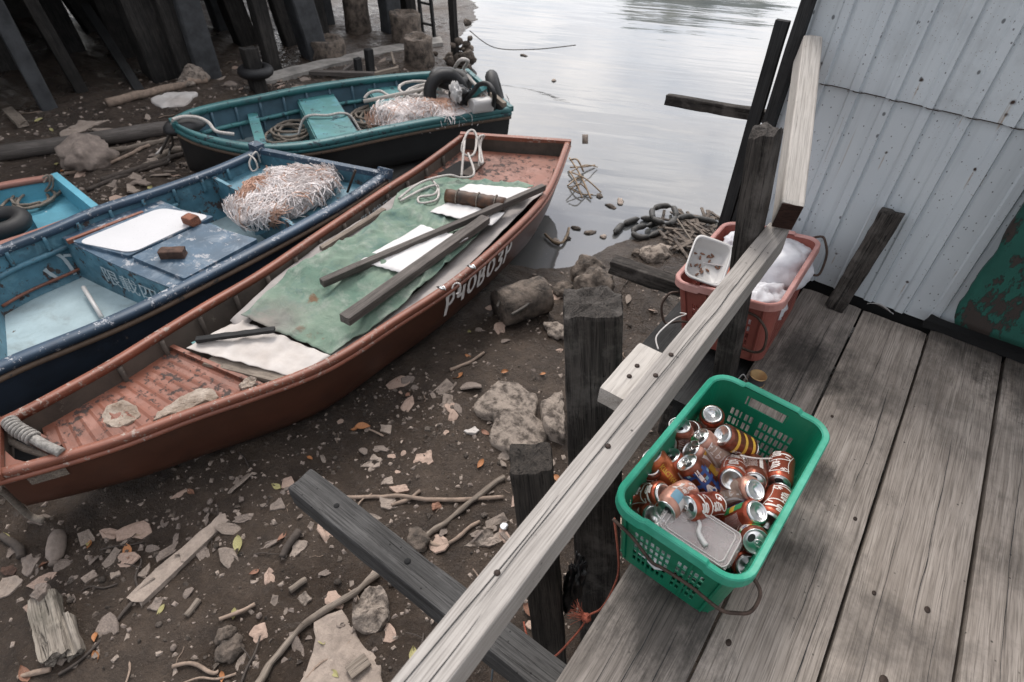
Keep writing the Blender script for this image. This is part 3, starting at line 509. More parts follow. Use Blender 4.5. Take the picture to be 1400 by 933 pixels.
b = MB(); b.beam(at(192, 126, -1.5), at(129, 40, -1.5) * A(1, 1, 0) * .86 + A(0, 0, -.75), .12, .08, seg=8, rough=.004, k=2); single('leaning_plank', b, M['dark'], 'dark plank leaning diagonally under the stilt house', 'plank')
# ledge
b = MB(); L0 = [at(*p, -1.44) for p in ((352, 103), (430, 84), (520, 64), (602, 50))]; L1 = [at(*p, -1.44) for p in ((364, 112), (440, 92), (528, 72), (606, 57))]
P = np.stack([resample(L1, 30), resample(L0, 30)]); P = np.concatenate([P[:1], P], 0); P[1] = P[0] * .5 + P[2] * .5; P[..., 2] += fbm(P, 3., 3) * .012; b.slab(P, .16, 0, False); single('concrete_ledge', b, M['concrete'], 'long low pale concrete ledge between the piles and the teal boat', 'ledge')
def stump(px, py, r, h, mat, label, cat, name, hollow=False):
    p = atg(px, py); b = MB(); b.lathe([(r * 1.02, -.1), (r * 1.05, .02), (r * .98, h * .5), (r, h * .96), (r * .9, h), (r * .6, h), (r * .52, h - .04), (.001, h - .05)], 22, M=np.c_[np.eye(3), p], fn=lambda V: V * (1 + .10 * fbm(V * 6 + px, 1.5, 4))[:, None]); return single(name, b, M[mat], label, cat)
stump(573, 86, .22, .38, 'rockd', 'squat mossy concrete stump with hollow top behind the teal boat', 'stump', 'concrete_stump')
stump(556, 54, .26, .42, 'rockd', 'barnacled round footing at the foot of the ladder', 'stump', 'concrete_stump')
stump(490, 42, .22, .62, 'rockd', 'tall barnacled footing far back under the stilt house', 'stump', 'concrete_stump')
stump(448, 76, .30, .26, 'rockd', 'low rubble footing against the thick grey pile', 'stump', 'concrete_stump')
p = atg(356, 124); b = MB(); b.beam(p - A(0, 0, .2), p + A(-.05, 0, .55), .2, .2, up=(.2, 1, 0), seg=14, rough=.012, k=3, end=.015); o = single('mooring_post', b, M['pile'], 'short dark post wearing a black tyre just behind the teal boat', 'post', origin=p)
b = MB(); t = np.linspace(0, 2 * math.pi, 25)[:-1]; b.tube(np.c_[p[0] - .01 + .17 * np.cos(t), p[1] + .17 * np.sin(t), np.full(24, p[2] + .26)], .07, 10, closed=True); single('tyre', b, M['tyre'], 'black tyre slipped over the short post behind the teal boat', 'tyre')
for a, lab in (((507, 100, .05, .34), 'thicker of the two little stakes beside the teal boat'), ((491, 103, .05, .24), 'lower little stake beside the teal boat')):
    p = atg(a[0], a[1]); b = MB(); b.beam(p - A(0, 0, .1), p + A(0, 0, a[3]), a[2] * 2, a[2] * 2, up=(.2, 1, 0), seg=8, rough=.006, k=2, end=.01); single('stake', b, M['dark'], lab, 'stake', origin=p)
lp = atg(588, 50); b = MB(); ld = thing('ladder', 'small dark ladder leaning by the piles at the water edge', 'ladder', lp)
la, lb = atg(578, 48), atg(594, 52); tp = A(-.05, -.1, 1.7)
for q in (la, lb): b = MB(); b.beam(q, q + tp, .05, .05, up=(0, 1, 0)); part('side_rail', b, M['dark'], ld)
for k in range(5): z = .2 + .33 * k; b = MB(); b.beam(la + tp * z / 1.7, lb + tp * z / 1.7, .035, .035); part('rung', b, M['dark'], ld)
p = atg(624, 86); b = MB(); b.beam(p - A(0, 0, .2), p + A(-.12, 0, 2.2), .1, .1, up=(0, 1, 0), seg=16, rough=.008, k=2); mo = single('mooring_post', b, M['pile'], 'slim black mooring post at the water edge wrapped in tangled rope', 'post', origin=p)
rub = MB()
for k in range(34):
    q = p + A(RNG.normal(0, .16) + .15, RNG.normal(0, .1), 0); q[2] = p[2] + abs(RNG.normal(0, .28)) * (1 if k < 22 else .3); rub.blob(q, A(.1, .1, .09) * (.6 + RNG.rand()), .35, 2.2, 6)
single('rope_tangle', rub, M['rockd'], 'clump of mud caked rope and rubble round the slim mooring post', 'rope', kind='stuff')
for k in range(8):
    pass
pp = [p + A(.2, .1, .5), p + A(.55, .3, .28), p + A(1.1, .6, .3), p + A(1.7, .9, .42)]; b = MB(); b.tube(catmull(pp), .008, 5); single('mooring_line', b, M['ropedark'], 'thin dark line sagging over the water from the slim mooring post', 'rope')
b = MB(); q0, q1 = atg(0, 218), atg(238, 181); q = np.linspace(0, 1, 20)[:, None]; P = q0 * (1 - q) + q1 * q + A(0, 0, .06); P += np.c_[fbm(np.c_[q * 4, q * 0, q * 0], 1., 2), fbm(np.c_[q * 4, q * 0 + 3, q * 0], 1., 2), q * 0] * .03; b.tube(P, .085, 10); single('long_log', b, M['oar'], 'long thick grey pole lying on the mud left of the teal boat', 'log')
b = MB(); q0, q1 = atg(148, 146), atg(284, 113); b.tube(np.linspace(q0, q1, 12) + A(0, 0, .05) + RNG.normal(0, .008, (12, 3)), np.linspace(.06, .045, 12), 8); single('long_log', b, M['twig'], 'thinner brown pole lying before the piles of the stilt house', 'log')
for (a, c_, w, lab) in ((((425, 105), (512, 111), .10), 0, 0, 'grey board end lying between the stakes and the teal boat'), (((470, 104), (494, 90), .05), 0, 0, 'short board leaning on the lower stake'), (((510, 108), (545, 103), .07), 0, 0, 'pale plank beside the teal boat far gunwale'), (((540, 95), (536, 82), .04), 0, 0, 'upright pale stick behind the teal boat')):
    q0, q1 = atg(*a[0]), atg(*a[1]); b = MB(); b.beam(q0 + A(0, 0, .06), q1 + A(0, 0, .1), a[2], .05, seg=5, rough=.004, k=2); single('loose_board', b, M['drift'] if 'pale' in lab else M['oar'], lab, 'board')
# ------------------------------------------------------------------ boats
class Boat:
    PO = [(1, 0), (.975, .28), (.94, .52), (.87, .74), (.76, .90), (.45, .99), (0, 1.0)]
    def __init__(s, far, near, zf, zbot, n=44, th=.035, up=0.0):
        s.n = n; s.th = th
        def tr(px):
            px = np.array(px, float); d = np.r_[0, np.cumsum(np.linalg.norm(np.diff(px, axis=0), axis=1))]; d /= d[-1]
            W = catmull([at(x, y, zf(t)) for (x, y), t in zip(px, d)], 10); W = resample(W, n); 
            for _ in range(3): W[1:-1] = W[1:-1] * .5 + (W[:-2] + W[2:]) * .25
            return W
        s.L, s.R = tr(far), tr(near); s.t = np.linspace(0, 1, n); z = np.array([zf(t) for t in s.t]); s.L[:, 2] = z; s.R[:, 2] = z
        s.C = (s.L + s.R) / 2; s.W = (s.R - s.L) / 2; s.D = z - np.array([zbot(t) for t in s.t])
        s.foot = np.r_[s.L[:, :2], s.R[::-1, :2]]
    def side(s, i, q, inner=False):
        k = abs(q); pr = s.PO; u = np.linspace(0, 1, len(pr))
    def wz(s, dz, D, inner):
        v = np.clip(dz / D, 0, 1); return np.interp(v, [p[1] for p in s.PO], [p[0] for p in s.PO])
    def pt(s, t, q, dz, inset=.035):
        f = np.clip(t, 0, 1) * (s.n - 1); i = min(int(f), s.n - 2); a = f - i; C = s.C[i] * (1 - a) + s.C[i + 1] * a; W = s.W[i] * (1 - a) + s.W[i + 1] * a; D = s.D[i] * (1 - a) + s.D[i + 1] * a
        wl_ = np.linalg.norm(W); k = s.wz(max(dz, 0), D, 0); return C + W * q * max(k - inset / wl_, .05) - A(0, 0, dz)
    def tq(s, px, py, dz):
        best = None
        for z in (s.C[:, 2].mean() - dz,):
            p = at(px, py, z)
            for _ in range(3):
                e = ((s.C[:, :2] - p[:2]) ** 2).sum(1); i = int(e.argmin()); p = at(px, py, s.C[i, 2] - dz)
        # refine: project on the local frame
        bt = min(np.linspace(0, 1, 400), key=lambda t: s._res(t, p)); C = s.pt(bt, 0, dz); W = s.pt(bt, 1, dz) - C; return bt, float((p - C) @ W / (W @ W))
    def _res(s, t, p):
        C = s.pt(t, 0, 0); W = s.pt(t, 1, 0) - C; d = (p - C)[:2]; w = W[:2] / np.linalg.norm(W[:2]); return abs(d[0] * w[1] - d[1] * w[0])
    def secs(s, inner):
        out = []
        for i in range(s.n):
            C, W, D = s.C[i], s.W[i], s.D[i]; wl_ = np.linalg.norm(W); pr = []
            for k, v in s.PO:
                if inner: kk = max(k - s.th / wl_, .04); dz = min(v * D, D - .06)
                else: kk = k; dz = v * D
                pr.append((kk if (k > 0 or not inner) else 0, dz))
            l = [C - W * k - A(0, 0, dz) for k, dz in pr]; r = [C + W * k - A(0, 0, dz) for k, dz in pr[::-1][1:]]; out.append(l + r)
        return np.array(out)
    def build(s, root, hull, inn, rail, rw=.06, rh=.04, rub=None, ends=(1, 1), endmat=None, rub_dz=.09, floor=None):
        O, I = s.secs(0), s.secs(1); b = MB(); b.grid(O[:, ::-1])
        for e, i in ((ends[0], 0), (ends[1], -1)):
            if e: b.add(O[i], [tuple(range(O.shape[1]))])
        part('hull', b, hull, root)
        b = MB(); P = I.copy(); d = nrm(P[1].mean(0) - P[0].mean(0)) * .03; P[0] += d; d = nrm(P[-2].mean(0) - P[-1].mean(0)) * .03; P[-1] += d; b.grid(P)
        for i in (0, -1): b.add(P[i], [tuple(range(P.shape[1]))])
        part('inner_lining', b, inn, root)
        prof = [(-1, 0), (-1, 1), (1, 1), (1, 0)]
        for nm, E, sgn in (('gunwale', s.L, -1), ('gunwale', s.R, 1)):
            V = []; b = MB()
            for i in range(s.n):
                w = nrm(s.W[i]) * sgn; c = E[i] - w * s.th * .3
                for x, z in ((-rw * .55, -rh * .6), (-rw * .55, rh * .25), (-rw * .4, rh * .42), (rw * .3, rh * .42), (rw * .45, rh * .2), (rw * .45, -rh * .6)): V.append(c + w * x + A(0, 0, z))
            k = 6; f = [(i * k + j, i * k + (j + 1) % k, (i + 1) * k + (j + 1) % k, (i + 1) * k + j) for i in range(s.n - 1) for j in range(k)] + [tuple(range(k - 1, -1, -1)), tuple(range((s.n - 1) * k, s.n * k))]
            b.add(V, f, 0, True); part(nm, b, rail, root)
            if rub:
                b = MB(); Q = np.array([E[i] + nrm(s.W[i]) * sgn * (.008) - A(0, 0, rub_dz) for i in range(s.n)]); b.tube(Q, .024, 7); part('rub_rail', b, rub, root)
        for e, i in ((ends[0], 0), (ends[1], -1)):
            if e:
                b = MB(); b.beam(s.L[i] - nrm(s.W[i]) * .02 + A(0, 0, .003), s.R[i] + nrm(s.W[i]) * .02 + A(0, 0, .003), .06, rh, seg=6, rough=.002); part('end_rail', b, rail, root)
    def tin(s, px, py, q, dz):
        def prj(p): g = RM.T @ (p - A(0, 0, CAMH)); return A(CX - F * g[0] / g[2], CY + F * g[1] / g[2])
        ts_ = np.linspace(0, 1, 400); return ts_[int(np.argmin([np.linalg.norm(prj(s.pt(t, q, dz)) - A(px, py)) for t in ts_]))]
    def tk(s, t, q): return t if np.isscalar(t) else t[0] + (t[1] - t[0]) * (q + 1) / 2
    def deck(s, t0, t1, dz, th=.025, q0=-1, q1=1, nt=10, nq=7, ridge=0., wav=.004):
        P = np.array([[s.pt(s.tk(t0, q) + (s.tk(t1, q) - s.tk(t0, q)) * i / (nt - 1), q, dz) for q in np.linspace(q0, q1, nq)] for i in range(nt)])
        P[..., 2] += fbm(P, 4., 2) * wav
        if ridge: P[..., 2] += ridge * (np.sin(np.arange(nt) * math.pi / 2) > .5)[:, None] * (np.abs(np.linspace(-1, 1, nq)) < .82)[None, :]
        b = MB(); b.slab(P, th, 0, not ridge); return b
    def wallx(s, t, dz0, dz1, q0=-1, q1=1, th=.025, m=8):
        P0 = [s.pt(s.tk(t, q), q, dz0) for q in np.linspace(q0, q1, m)]; P1 = [s.pt(s.tk(t, q), q, dz1) for q in np.linspace(q0, q1, m)]; tm = s.tk(t, 0); d = nrm(s.pt(min(tm + .02, 1), 0, 0) - s.pt(max(tm - .02, 0), 0, 0)) * th / 2
        b = MB(); b.grid(np.array([np.array(P0) - d, np.array(P1) - d])); b.grid(np.array([np.array(P1) + d, np.array(P0) + d])); b.grid(np.array([np.array(P0) + d, np.array(P0) - d])); return b
    def ribs(s, ts, root, mat, dz=.1, d1=.42):
        for t in ts:
            for q in (-1, 1):
                P = np.array([s.pt(t, q, min(d, s.D.mean() * .9), .045) for d in np.linspace(dz * .3, d1, 5)]); b = MB(); b.tube(P, .018, 5); part('rib', b, mat, root)
def ropepx(pts, z, r, n=8, seg=6, sag=0): return catmull([at(x, y, z if np.isscalar(z) else z[i]) for i, (x, y) in enumerate(pts)], n)
def rope(name, P, r, mat, label, seg=6, **kw): b = MB(); b.tube(P, r, seg); return single(name, b, M[mat], label, 'rope', **kw)
def coil(c, r, turns, rad, h=.03, jit=.02, n=14, el=1.):
    t = np.linspace(0, turns * 2 * math.pi, int(turns * n)); rr = r * (.55 + .45 * (fbm(np.c_[t * .23, t * 0, t * 0], 1., 2) * .5 + .6)); P = np.c_[c[0] + rr * np.cos(t), c[1] + rr * np.sin(t) * el, c[2] + h * (np.arange(len(t)) / len(t)) + rad]
    P[:, :2] += np.c_[fbm(np.c_[t * .31, t * 0 + 4, t * 0], 1., 2), fbm(np.c_[t * .31, t * 0 + 8, t * 0], 1., 2)] * jit * 2; return P
def strokes(lines, fn, w, lift=.002):
    """brushed strokes: polylines in a unit box mapped by fn(x, y, lift) to world"""
    b = MB()
    for ln in lines:
        P = catmull(ln, 6) if len(ln) > 2 else np.linspace(ln[0], ln[1], 7); P = np.array(P); T = np.gradient(P, axis=0); T /= np.linalg.norm(T, axis=1)[:, None] + 1e-9; N = np.c_[-T[:, 1], T[:, 0]]
        ww = w * (1 + .22 * fbm(np.c_[P * 5, P[:, :1] * 0 + len(b.v)], 1., 2))[:, None]; V = []
        for k in (-1, -.33, .33, 1): V.append([fn(x, y, lift) for x, y in P + N * ww * k / 2])
        b.grid(np.array(V), 0, False)
    return b
GL = {'P': [[(.1, -.1), (.15, .5), (.12, 1.0)], [(.1, .95), (.45, 1.0), (.6, .75), (.45, .5), (.14, .46)]],
      '4': [[(.15, .95), (.1, .5), (.35, .42), (.62, .45)], [(.55, .85), (.52, .4), (.55, 0)]],
      '0': [[(.35, .95), (.1, .7), (.1, .25), (.35, .02), (.6, .25), (.6, .7), (.35, .95)]],
      '8': [[(.14, .03), (.13, .5), (.14, 1.0)], [(.13, .97), (.45, .97), (.52, .78), (.4, .56), (.14, .52)], [(.14, .52), (.5, .48), (.6, .25), (.45, .03), (.13, .03)]],
      '3': [[(.1, .9), (.4, 1.0), (.55, .8), (.3, .55), (.58, .4), (.55, .08), (.25, 0), (.08, .12)]]}
GL2 = dict(GL)
def cjk(body):
    c = bpy.data.curves.new('text', 'FONT'); c.body = body; c.size = 1; o = bpy.data.objects.new('text', c); COL.objects.link(o)
    bpy.context.view_layer.update(); dg = bpy.context.evaluated_depsgraph_get(); me = bpy.data.meshes.new_from_object(o.evaluated_get(dg)); v = np.array([tuple(p.co) for p in me.vertices]); f = [tuple(p.vertices) for p in me.polygons]
    bpy.data.objects.remove(o); bpy.data.curves.remove(c); bpy.data.meshes.remove(me); mn, mx_ = v.min(0), v.max(0); v = (v - mn) / (mx_ - mn).max() ; return v, f
# ---- red boat
RBf = [(-6, 579), (25, 567), (75, 541), (150, 501), (207, 465), (290, 413), (350, 377), (440, 314), (525, 256), (567, 230), (632, 185)]
RBn = [(-6, 652), (40, 642), (87, 629), (175, 604), (250, 574), (350, 540), (450, 500), (540, 440), (620, 386), (700, 316), (750, 261), (778, 195)]
zr = lambda t: -.97 + .07 * (2 * t - 1) ** 2
red = Boat(RBf, RBn, zr, lambda t: -1.50 + .26 * max(0, (.32 - t) / .32) ** 1.6 + .10 * max(0, (t - .75) / .25) ** 2, 60)
rb = thing('red_boat', 'red brown wooden sampan with green canvas and white registration lettering on its side', 'boat', red.C.mean(0) * A(1, 1, 0) + A(0, 0, -1.5))
red.build(rb, M['redhull'], M['redin'], M['redrail'], .052, .045, None)
b = MB(); b.tube(np.array([red.R[i] + nrm(red.W[i]) * .012 - A(0, 0, .035) for i in range(red.n)]), .016, 6); part('rub_rail', b, M['redrail'], rb)
red.ribs(np.linspace(.14, .9, 13), rb, M['redin'])
def tq(B, *pts, dz=.1): return [B.tq(x, y, dz) for x, y in pts]
t0 = red.tq(110, 600, .1)[0]; t1 = (red.tin(226, 474, -1, .12), red.tin(372, 540, 1, .12)); t1b = (t1[0] + .008, t1[1] + .008)
part('fore_deck', red.deck((.035, .035), t1b, .13, .03, nt=60, nq=24, ridge=.006), M['reddeck'], rb)
part('deck_beam', red.wallx(t1b, .10, .3, th=.03), M['reddeck'], rb)
b = MB(); P = [at(x, y, -.925) for x, y in ((-6, 605), (20, 628), (45, 634), (72, 632), (40, 646), (-6, 660))]; b.poly(P, (0, 0, -.03)); part('bow_cap', b, M['redrail'], rb)
b = MB(); hp = [at(x, y, -1.02) for x, y in ((-6, 588), (22, 578), (60, 600), (88, 622), (55, 632), (22, 628), (0, 612))]; b.poly(hp, (0, 0, -.004)); part('bow_hollow_shade', b, M['void'], rb)  # flat black sheet: the shade of the bow hollow, put in as colour
b = MB(); b.beam(at(6, 578, -.90), at(80, 618, -.93), .06, .06, seg=12, rough=.006); bm = part('bow_bar', b, M['reddeck'], rb)
ts = red.tq(665, 252, .1)[0]
part('stern_deck', red.deck(ts, .985, .12, .03, nt=24, nq=14), M['reddeck'], rb); part('stern_beam', red.wallx(ts - .004, .10, .26, th=.03), M['reddeck'], rb)
b = MB(); b.poly([at(x, y, zr(.92) - .112) for x, y in ((597, 239), (628, 220), (664, 222), (640, 240))], (0, 0, -.004)); part('stern_hatch_shade', b, M['void'], rb)  # black sheet laid on the deck, painting the shade inside the opening
b = MB(); b.poly([at(x, y, zr(.92) - .109) for x, y in ((628, 238), (648, 224), (664, 222), (643, 240))], (0, 0, -.002)); part('bilge_water', b, M['redin'], rb)
b = MB(); b.poly([at(x, y, zr(.92) - .10) for x, y in ((617, 248), (697, 255), (700, 258), (620, 252))], (0, 0, -.012)); part('deck_gap', b, M['dark'], rb)
# hull lettering, brushed on the near side
def side_fn(B, ta, tb, v0, v1):
    def f(x, y, lift):
        t = ta + (tb - ta) * x; dz = (v1 + (v0 - v1) * y); p = B.pt(t, 1, dz, 0); W = nrm(B.pt(t, 1, dz, 0) - B.pt(t, -1, dz, 0)); return p + W * (lift + .004)
    return f
def t_side(B, px, py, dz):
    def prj(p): q = RM.T @ (p - A(0, 0, CAMH)); return A(CX - F * q[0] / q[2], CY + F * q[1] / q[2])
    ts_ = np.linspace(0, 1, 500); e = [abs(prj(B.pt(t, 1, dz, 0))[0] - px) for t in ts_]; return ts_[int(np.argmin(e))]
ta, tb = t_side(red, 607, 430, .12), t_side(red, 700, 350, .12); fn = side_fn(red, ta, tb, .066, .242); lines = []
for i, ch in enumerate('P40803P'):
    x0 = i / 7 + .01; jit = (-.06 + .05 * ((i * 37) % 5)) * .6; lines += [[(x0 + x * .165, y + jit) for x, y in l] for l in GL[ch]]
def fn2(x, y, lift): return fn(x, y, lift)
def ribbons(lines, fn, wx, wy, lift=.002):
    b = MB()
    for ln in lines:
        P = catmull(ln, 7) if len(ln) > 2 else np.linspace(ln[0], ln[1], 8); Q = np.array([fn(x, y, lift) for x, y in P]); ex = np.array([fn(x + 1e-3, y, lift) for x, y in P]) - Q; ey = np.array([fn(x, y + 1e-3, lift) for x, y in P]) - Q
        ex /= np.linalg.norm(ex, axis=1)[:, None]; ey /= np.linalg.norm(ey, axis=1)[:, None]; T = np.gradient(Q, axis=0); a = (T * ex).sum(1); c = (T * ey).sum(1); n_ = -c[:, None] * ex + a[:, None] * ey; n_ /= np.linalg.norm(n_, axis=1)[:, None] + 1e-9
        w = wx * (1 + .25 * fbm(Q * 30, 1., 2))[:, None]; b.grid(np.stack([Q - n_ * w / 2, Q, Q + n_ * w / 2]), 0, False)
    return b
part('registration_lettering', ribbons(lines, fn2, .034, 1), M['letter'], rb)
ta, tb = t_side(red, 42, 660, .12), t_side(red, 95, 640, .12); fb = side_fn(red, ta, tb, .05, .12); b = MB(); b.grid(np.array([[fb(x, y, .004) for x in np.linspace(0, 1, 6)] for y in (0, 1)])); part('wood_patch', b, M['drift'], rb)
# lettering inside the far side
v, f = cjk('限載四人')
def far_in(B, ta, tb, d0, d1, v, lift=.006):
    out = []
    for x, y, _ in v: t = ta + (tb - ta) * x; yy = y * 4; dz = d1 + (d0 - d1) * yy; p = B.pt(t, -1, dz); W = nrm(B.W[0]); out.append(p + W * lift)
    return out
ta, tb = red.tq(487, 300, .10)[0], red.tq(545, 262, .10)[0]
b = MB(); b.add(far_in(red, ta, tb, .055, .15, v, .022), f); part('inner_lettering', b, M['letter2'], rb)
# canvas and the things lying on it
def sheet(name, Lp, Rp, zfun, mat, label, cat, n=60, m=30, th=.004, amp=.012, ns=5., parent=None, crease=.0):
    Lw = resample(catmull([at(x, y, z) for x, y, z in Lp], 8), n); Rw = resample(catmull([at(x, y, z) for x, y, z in Rp], 8), n); q = np.linspace(0, 1, m)[None, :, None]; P = Lw[:, None] * (1 - q) + Rw[:, None] * q
    e = np.minimum(np.minimum(q[..., 0], 1 - q[..., 0]) * 8, 1); P[..., 2] += amp * fbm(P, ns, 3) + (zfun(P) if zfun else 0) + crease * np.abs(fbm(P * A(1, .6, 1), 6., 2)) 
    b = MB(); b.grid(P[:, ::-1]); o = single(name, b, mat, label, cat); solid(o, th, 0); return o
zt = -.975
sheet('grey_canvas', [(315, 440, zt - .05), (372, 385, zt - .05), (430, 340, zt - .05), (520, 284, zt - .04), (560, 255, zt - .03), (600, 243, zt - .05)],
      [(330, 452, zt - .07), (395, 400, zt - .06), (470, 350, zt - .05), (540, 300, zt - .04), (590, 260, zt - .04), (620, 245, zt - .05)], None, M['greytarp'], 'strip of grey canvas showing along the far edge of the green canvas', 'canvas', amp=.012)
sheet('grey_canvas', [(440, 486, zt - .07), (512, 444, zt - .06), (570, 398, zt - .05), (628, 345, zt - .05), (672, 302, zt - .05), (722, 258, zt - .05)],
      [(470, 492, zt - .05), (560, 430, zt - .02), (612, 390, zt - .005), (668, 336, zt - .005), (712, 290, zt - .01), (748, 258, zt - .03)], None, M['greytarp'], 'strip of grey canvas showing between the green canvas and the lettered gunwale', 'canvas', amp=.010)
hump = lambda P: .026 * (1 - np.abs(fbm(P * A(1, 1, 0) @ np.array([[.5, .86, 0], [-.86, .5, 0], [0, 0, 1]]) * A(.45, 1.6, 1) + 3, 2.6, 2))) ** 7 + .014 * (1 - np.abs(fbm(P * A(1, 1, 0) + 11, 5., 2))) ** 5 + .05 * np.exp(-(((P[..., 0] + 2.9) / .5) ** 2 + ((P[..., 1] - 2.55) / .35) ** 2)) + .018 * np.abs(fbm(P * A(1, 1, 0) @ np.array([[.8, .6, 0], [-.6, .8, 0], [0, 0, 1]]) * A(1.0, 2.6, 1), 2.6, 2)) + .008 * fbm(P, 14., 2)
sheet('green_canvas', [(331, 436, zt - .04), (374, 398, zt - .03), (405, 368, zt), (440, 350, zt), (500, 316, zt), (534, 288, zt + .02), (548, 262, zt), (590, 250, zt - .03), (625, 246, zt - .06)],
      [(452, 486, zt - .06), (500, 456, zt - .04), (545, 424, zt - .02), (588, 386, zt - .01), (630, 346, zt), (668, 308, zt), (705, 270, zt - .01), (730, 255, zt - .03)], hump, M['tarp'], 'faded green canvas spread over the middle of the red boat', 'canvas', 130, 70, .005, .008)
def onsheet(pts, z, mat, label, cat, name, amp=.006, th=.004, n=16):
    P = np.array([at(x, y, z) for x, y in pts]); q = np.linspace(0, 1, n)[:, None, None]; r = np.linspace(0, 1, n)[None, :, None]
    G = (P[0] * (1 - r) + P[1] * r) * (1 - q) + (P[3] * (1 - r) + P[2] * r) * q; G[..., 2] += amp * fbm(G, 9., 3) + .004 * np.sin(q[..., 0] * 40 + r[..., 0] * 6); b = MB(); b.grid(G[:, ::-1]); o = single(name, b, mat, label, cat); solid(o, th, 0); return o
onsheet([(491, 357), (575, 308), (640, 326), (552, 375)], zt + .075, M['white'], 'larger white sheet under the middle of the crossed timbers on the green canvas', 'sheet', 'white_sheet')
onsheet([(588, 290), (612, 276), (690, 292), (672, 309)], zt + .05, M['white'], 'white sheet under the near side of the brown bark roll', 'sheet', 'white_sheet')
onsheet([(622, 262), (640, 252), (726, 258), (714, 274)], zt + .045, M['white'], 'white sheet between the bark roll and the red stern deck', 'sheet', 'white_sheet')
onsheet([(255, 477), (326, 436), (452, 487), (402, 516)], zt - .05, M['whitecloth'], 'dirty white cloth lying before the green canvas', 'cloth', 'white_cloth', .012, .004, 30)
b = MB(); b.poly([at(x, y, zt - .06) for x, y in ((262, 470), (300, 455), (298, 462), (268, 476))], (0, 0, .01)); single('teal_scrap', b, M['tealseat'], 'pale teal scrap under the corner of the white cloth', 'litter')
def tim(a, b_, za, zb_, w, h, mat, label, name='timber', cat='timber', seg=24, end=.004, rough=.003):
    m = MB(); m.beam(at(*a, za), at(*b_, zb_), w, h, seg=seg, rough=rough, k=3, end=end); return single(name, m, M[mat], label, cat)
tim((440, 387), (743, 256), zt + .075, zt + .10, .055, .055, 'oar', 'longer grey timber lying across the green canvas up to the stern corner', rough=.005)
tim((471, 438), (664, 300), zt + .075, zt + .075, .085, .06, 'oar', 'thicker shorter grey timber on the green canvas nearest the lettering')
tim((268, 465), (376, 451), zt - .02, zt + .0, .035, .02, 'dark', 'thin dark batten across the white cloth', rough=.006)
tim((286, 492), (400, 520), zt - .09, zt - .07, .10, .025, 'drift', 'split grey plank edge below the dirty white cloth', rough=.01, end=.02)
tim((503, 462), (590, 405), zt - .02, zt - .005, .03, .03, 'oar', 'thin grey batten tucked along the gunwale beside the grey canvas')
tim((525, 287), (440, 340), zt - .01, zt - .03, .045, .03, 'drift', 'thin worn plank along the far edge of the green canvas', rough=.008, end=.02)
p0, p1 = at(610, 268, zt + .08), at(690, 280, zt + .085); b = MB(); P = np.linspace(p0, p1, 14); b.tube(P, .058 + .008 * RNG.rand(14), 14); o = single('bark_roll', b, M['logbrown'], 'dark brown bark roll tied with cords on the white sheets', 'roll')
for q in (.2, .55, .85):
    c = p0 + (p1 - p0) * q; d, s_, u_ = frame(p1 - p0); t = np.linspace(0, 2 * math.pi, 17)[:-1]; b = MB(); b.tube(np.array([c + .068 * (s_ * math.cos(x) + u_ * math.sin(x)) for x in t]), .006, 5, closed=True); part('tie', b, M['ropetan'], o)
P = ropepx([(545, 272), (575, 250), (612, 240), (630, 243), (648, 238), (640, 210)], (zt + .05, zt + .07, zt + .06, -.95, -.93, -.9), .01); rope('white_rope', P, .011, 'rope', 'white rope running from the stern bight along the edge of the green canvas')
P = ropepx([(548, 275), (580, 258), (598, 254), (594, 266), (573, 270), (575, 278), (596, 274), (600, 262), (597, 254), (590, 246)], zt + .045, .01); rope('white_rope', P, .011, 'rope', 'white rope looped on the far end of the green canvas')
zs_ = -.86; P = catmull([at(x, y, z) for x, y, z in ((631, 242, -1.0), (634, 205, -.87), (637, 185, zs_), (645, 178, zs_ + .03), (651, 185, zs_), (650, 205, -.9), (643, 214, -.92), (632, 208, -.92), (633, 195, zs_), (641, 180, zs_ + .04), (649, 181, zs_ + .03), (655, 200, -.9), (656, 220, -.95), (660, 222, -.96), (656, 200, -.9), (655, 188, zs_ + .03), (662, 186, zs_ + .02), (657, 196, -.9), (655, 228, -1.0))], 8); rope('white_rope', P, .012, 'rope', 'white rope hung in bights over the stern rail of the red boat')
P = ropepx([(12, 575), (22, 586), (40, 596), (60, 608), (84, 619)], (-.86, -.855, -.86, -.865, -.89), .02); b = MB(); b.tube(P, .026, 8); bb = single('wrapped_rope', b, M['ropegrey'], 'thick frayed rope wrapped over the bow bar of the red boat', 'rope')
for k in range(9):
    q = P[2 + k * 2]; d = nrm(P[3 + k * 2] - P[1 + k * 2]); _, s_, u_ = frame(d); t = np.linspace(0, 2 * math.pi, 13)[:-1]; b = MB(); b.tube(np.array([q + .030 * (s_ * math.cos(x) + u_ * math.sin(x)) + d * .008 * math.sin(x) for x in t]), .010, 6, closed=True); part('turn', b, M['ropegrey'], bb)
P = ropepx([(-4, 600), (15, 605), (35, 614), (60, 622), (75, 628)], -.97, .02); rope('braided_rope', P, .018, 'ropetan', 'dark braided rope lying in the bow opening of the red boat')
P = catmull([at(-3, 668, -1.05), at(10, 676, -1.15), at(24, 690, -1.32), at(42, 706, -1.46), at(60, 712, -1.47)], 8); rope('bow_rope', P, .02, 'ropetan', 'thick rope hanging from the bow of the red boat to the mud')
P = catmull([at(x, y, z) for x, y, z in ((618, 395, -.93), (622, 388, -.9), (629, 389, -.9), (629, 400, -.97), (624, 402, -1.0))], 6); rope('cord_ring', P, .006, 'cord', 'small loop of white cord on the gunwale above the lettering')
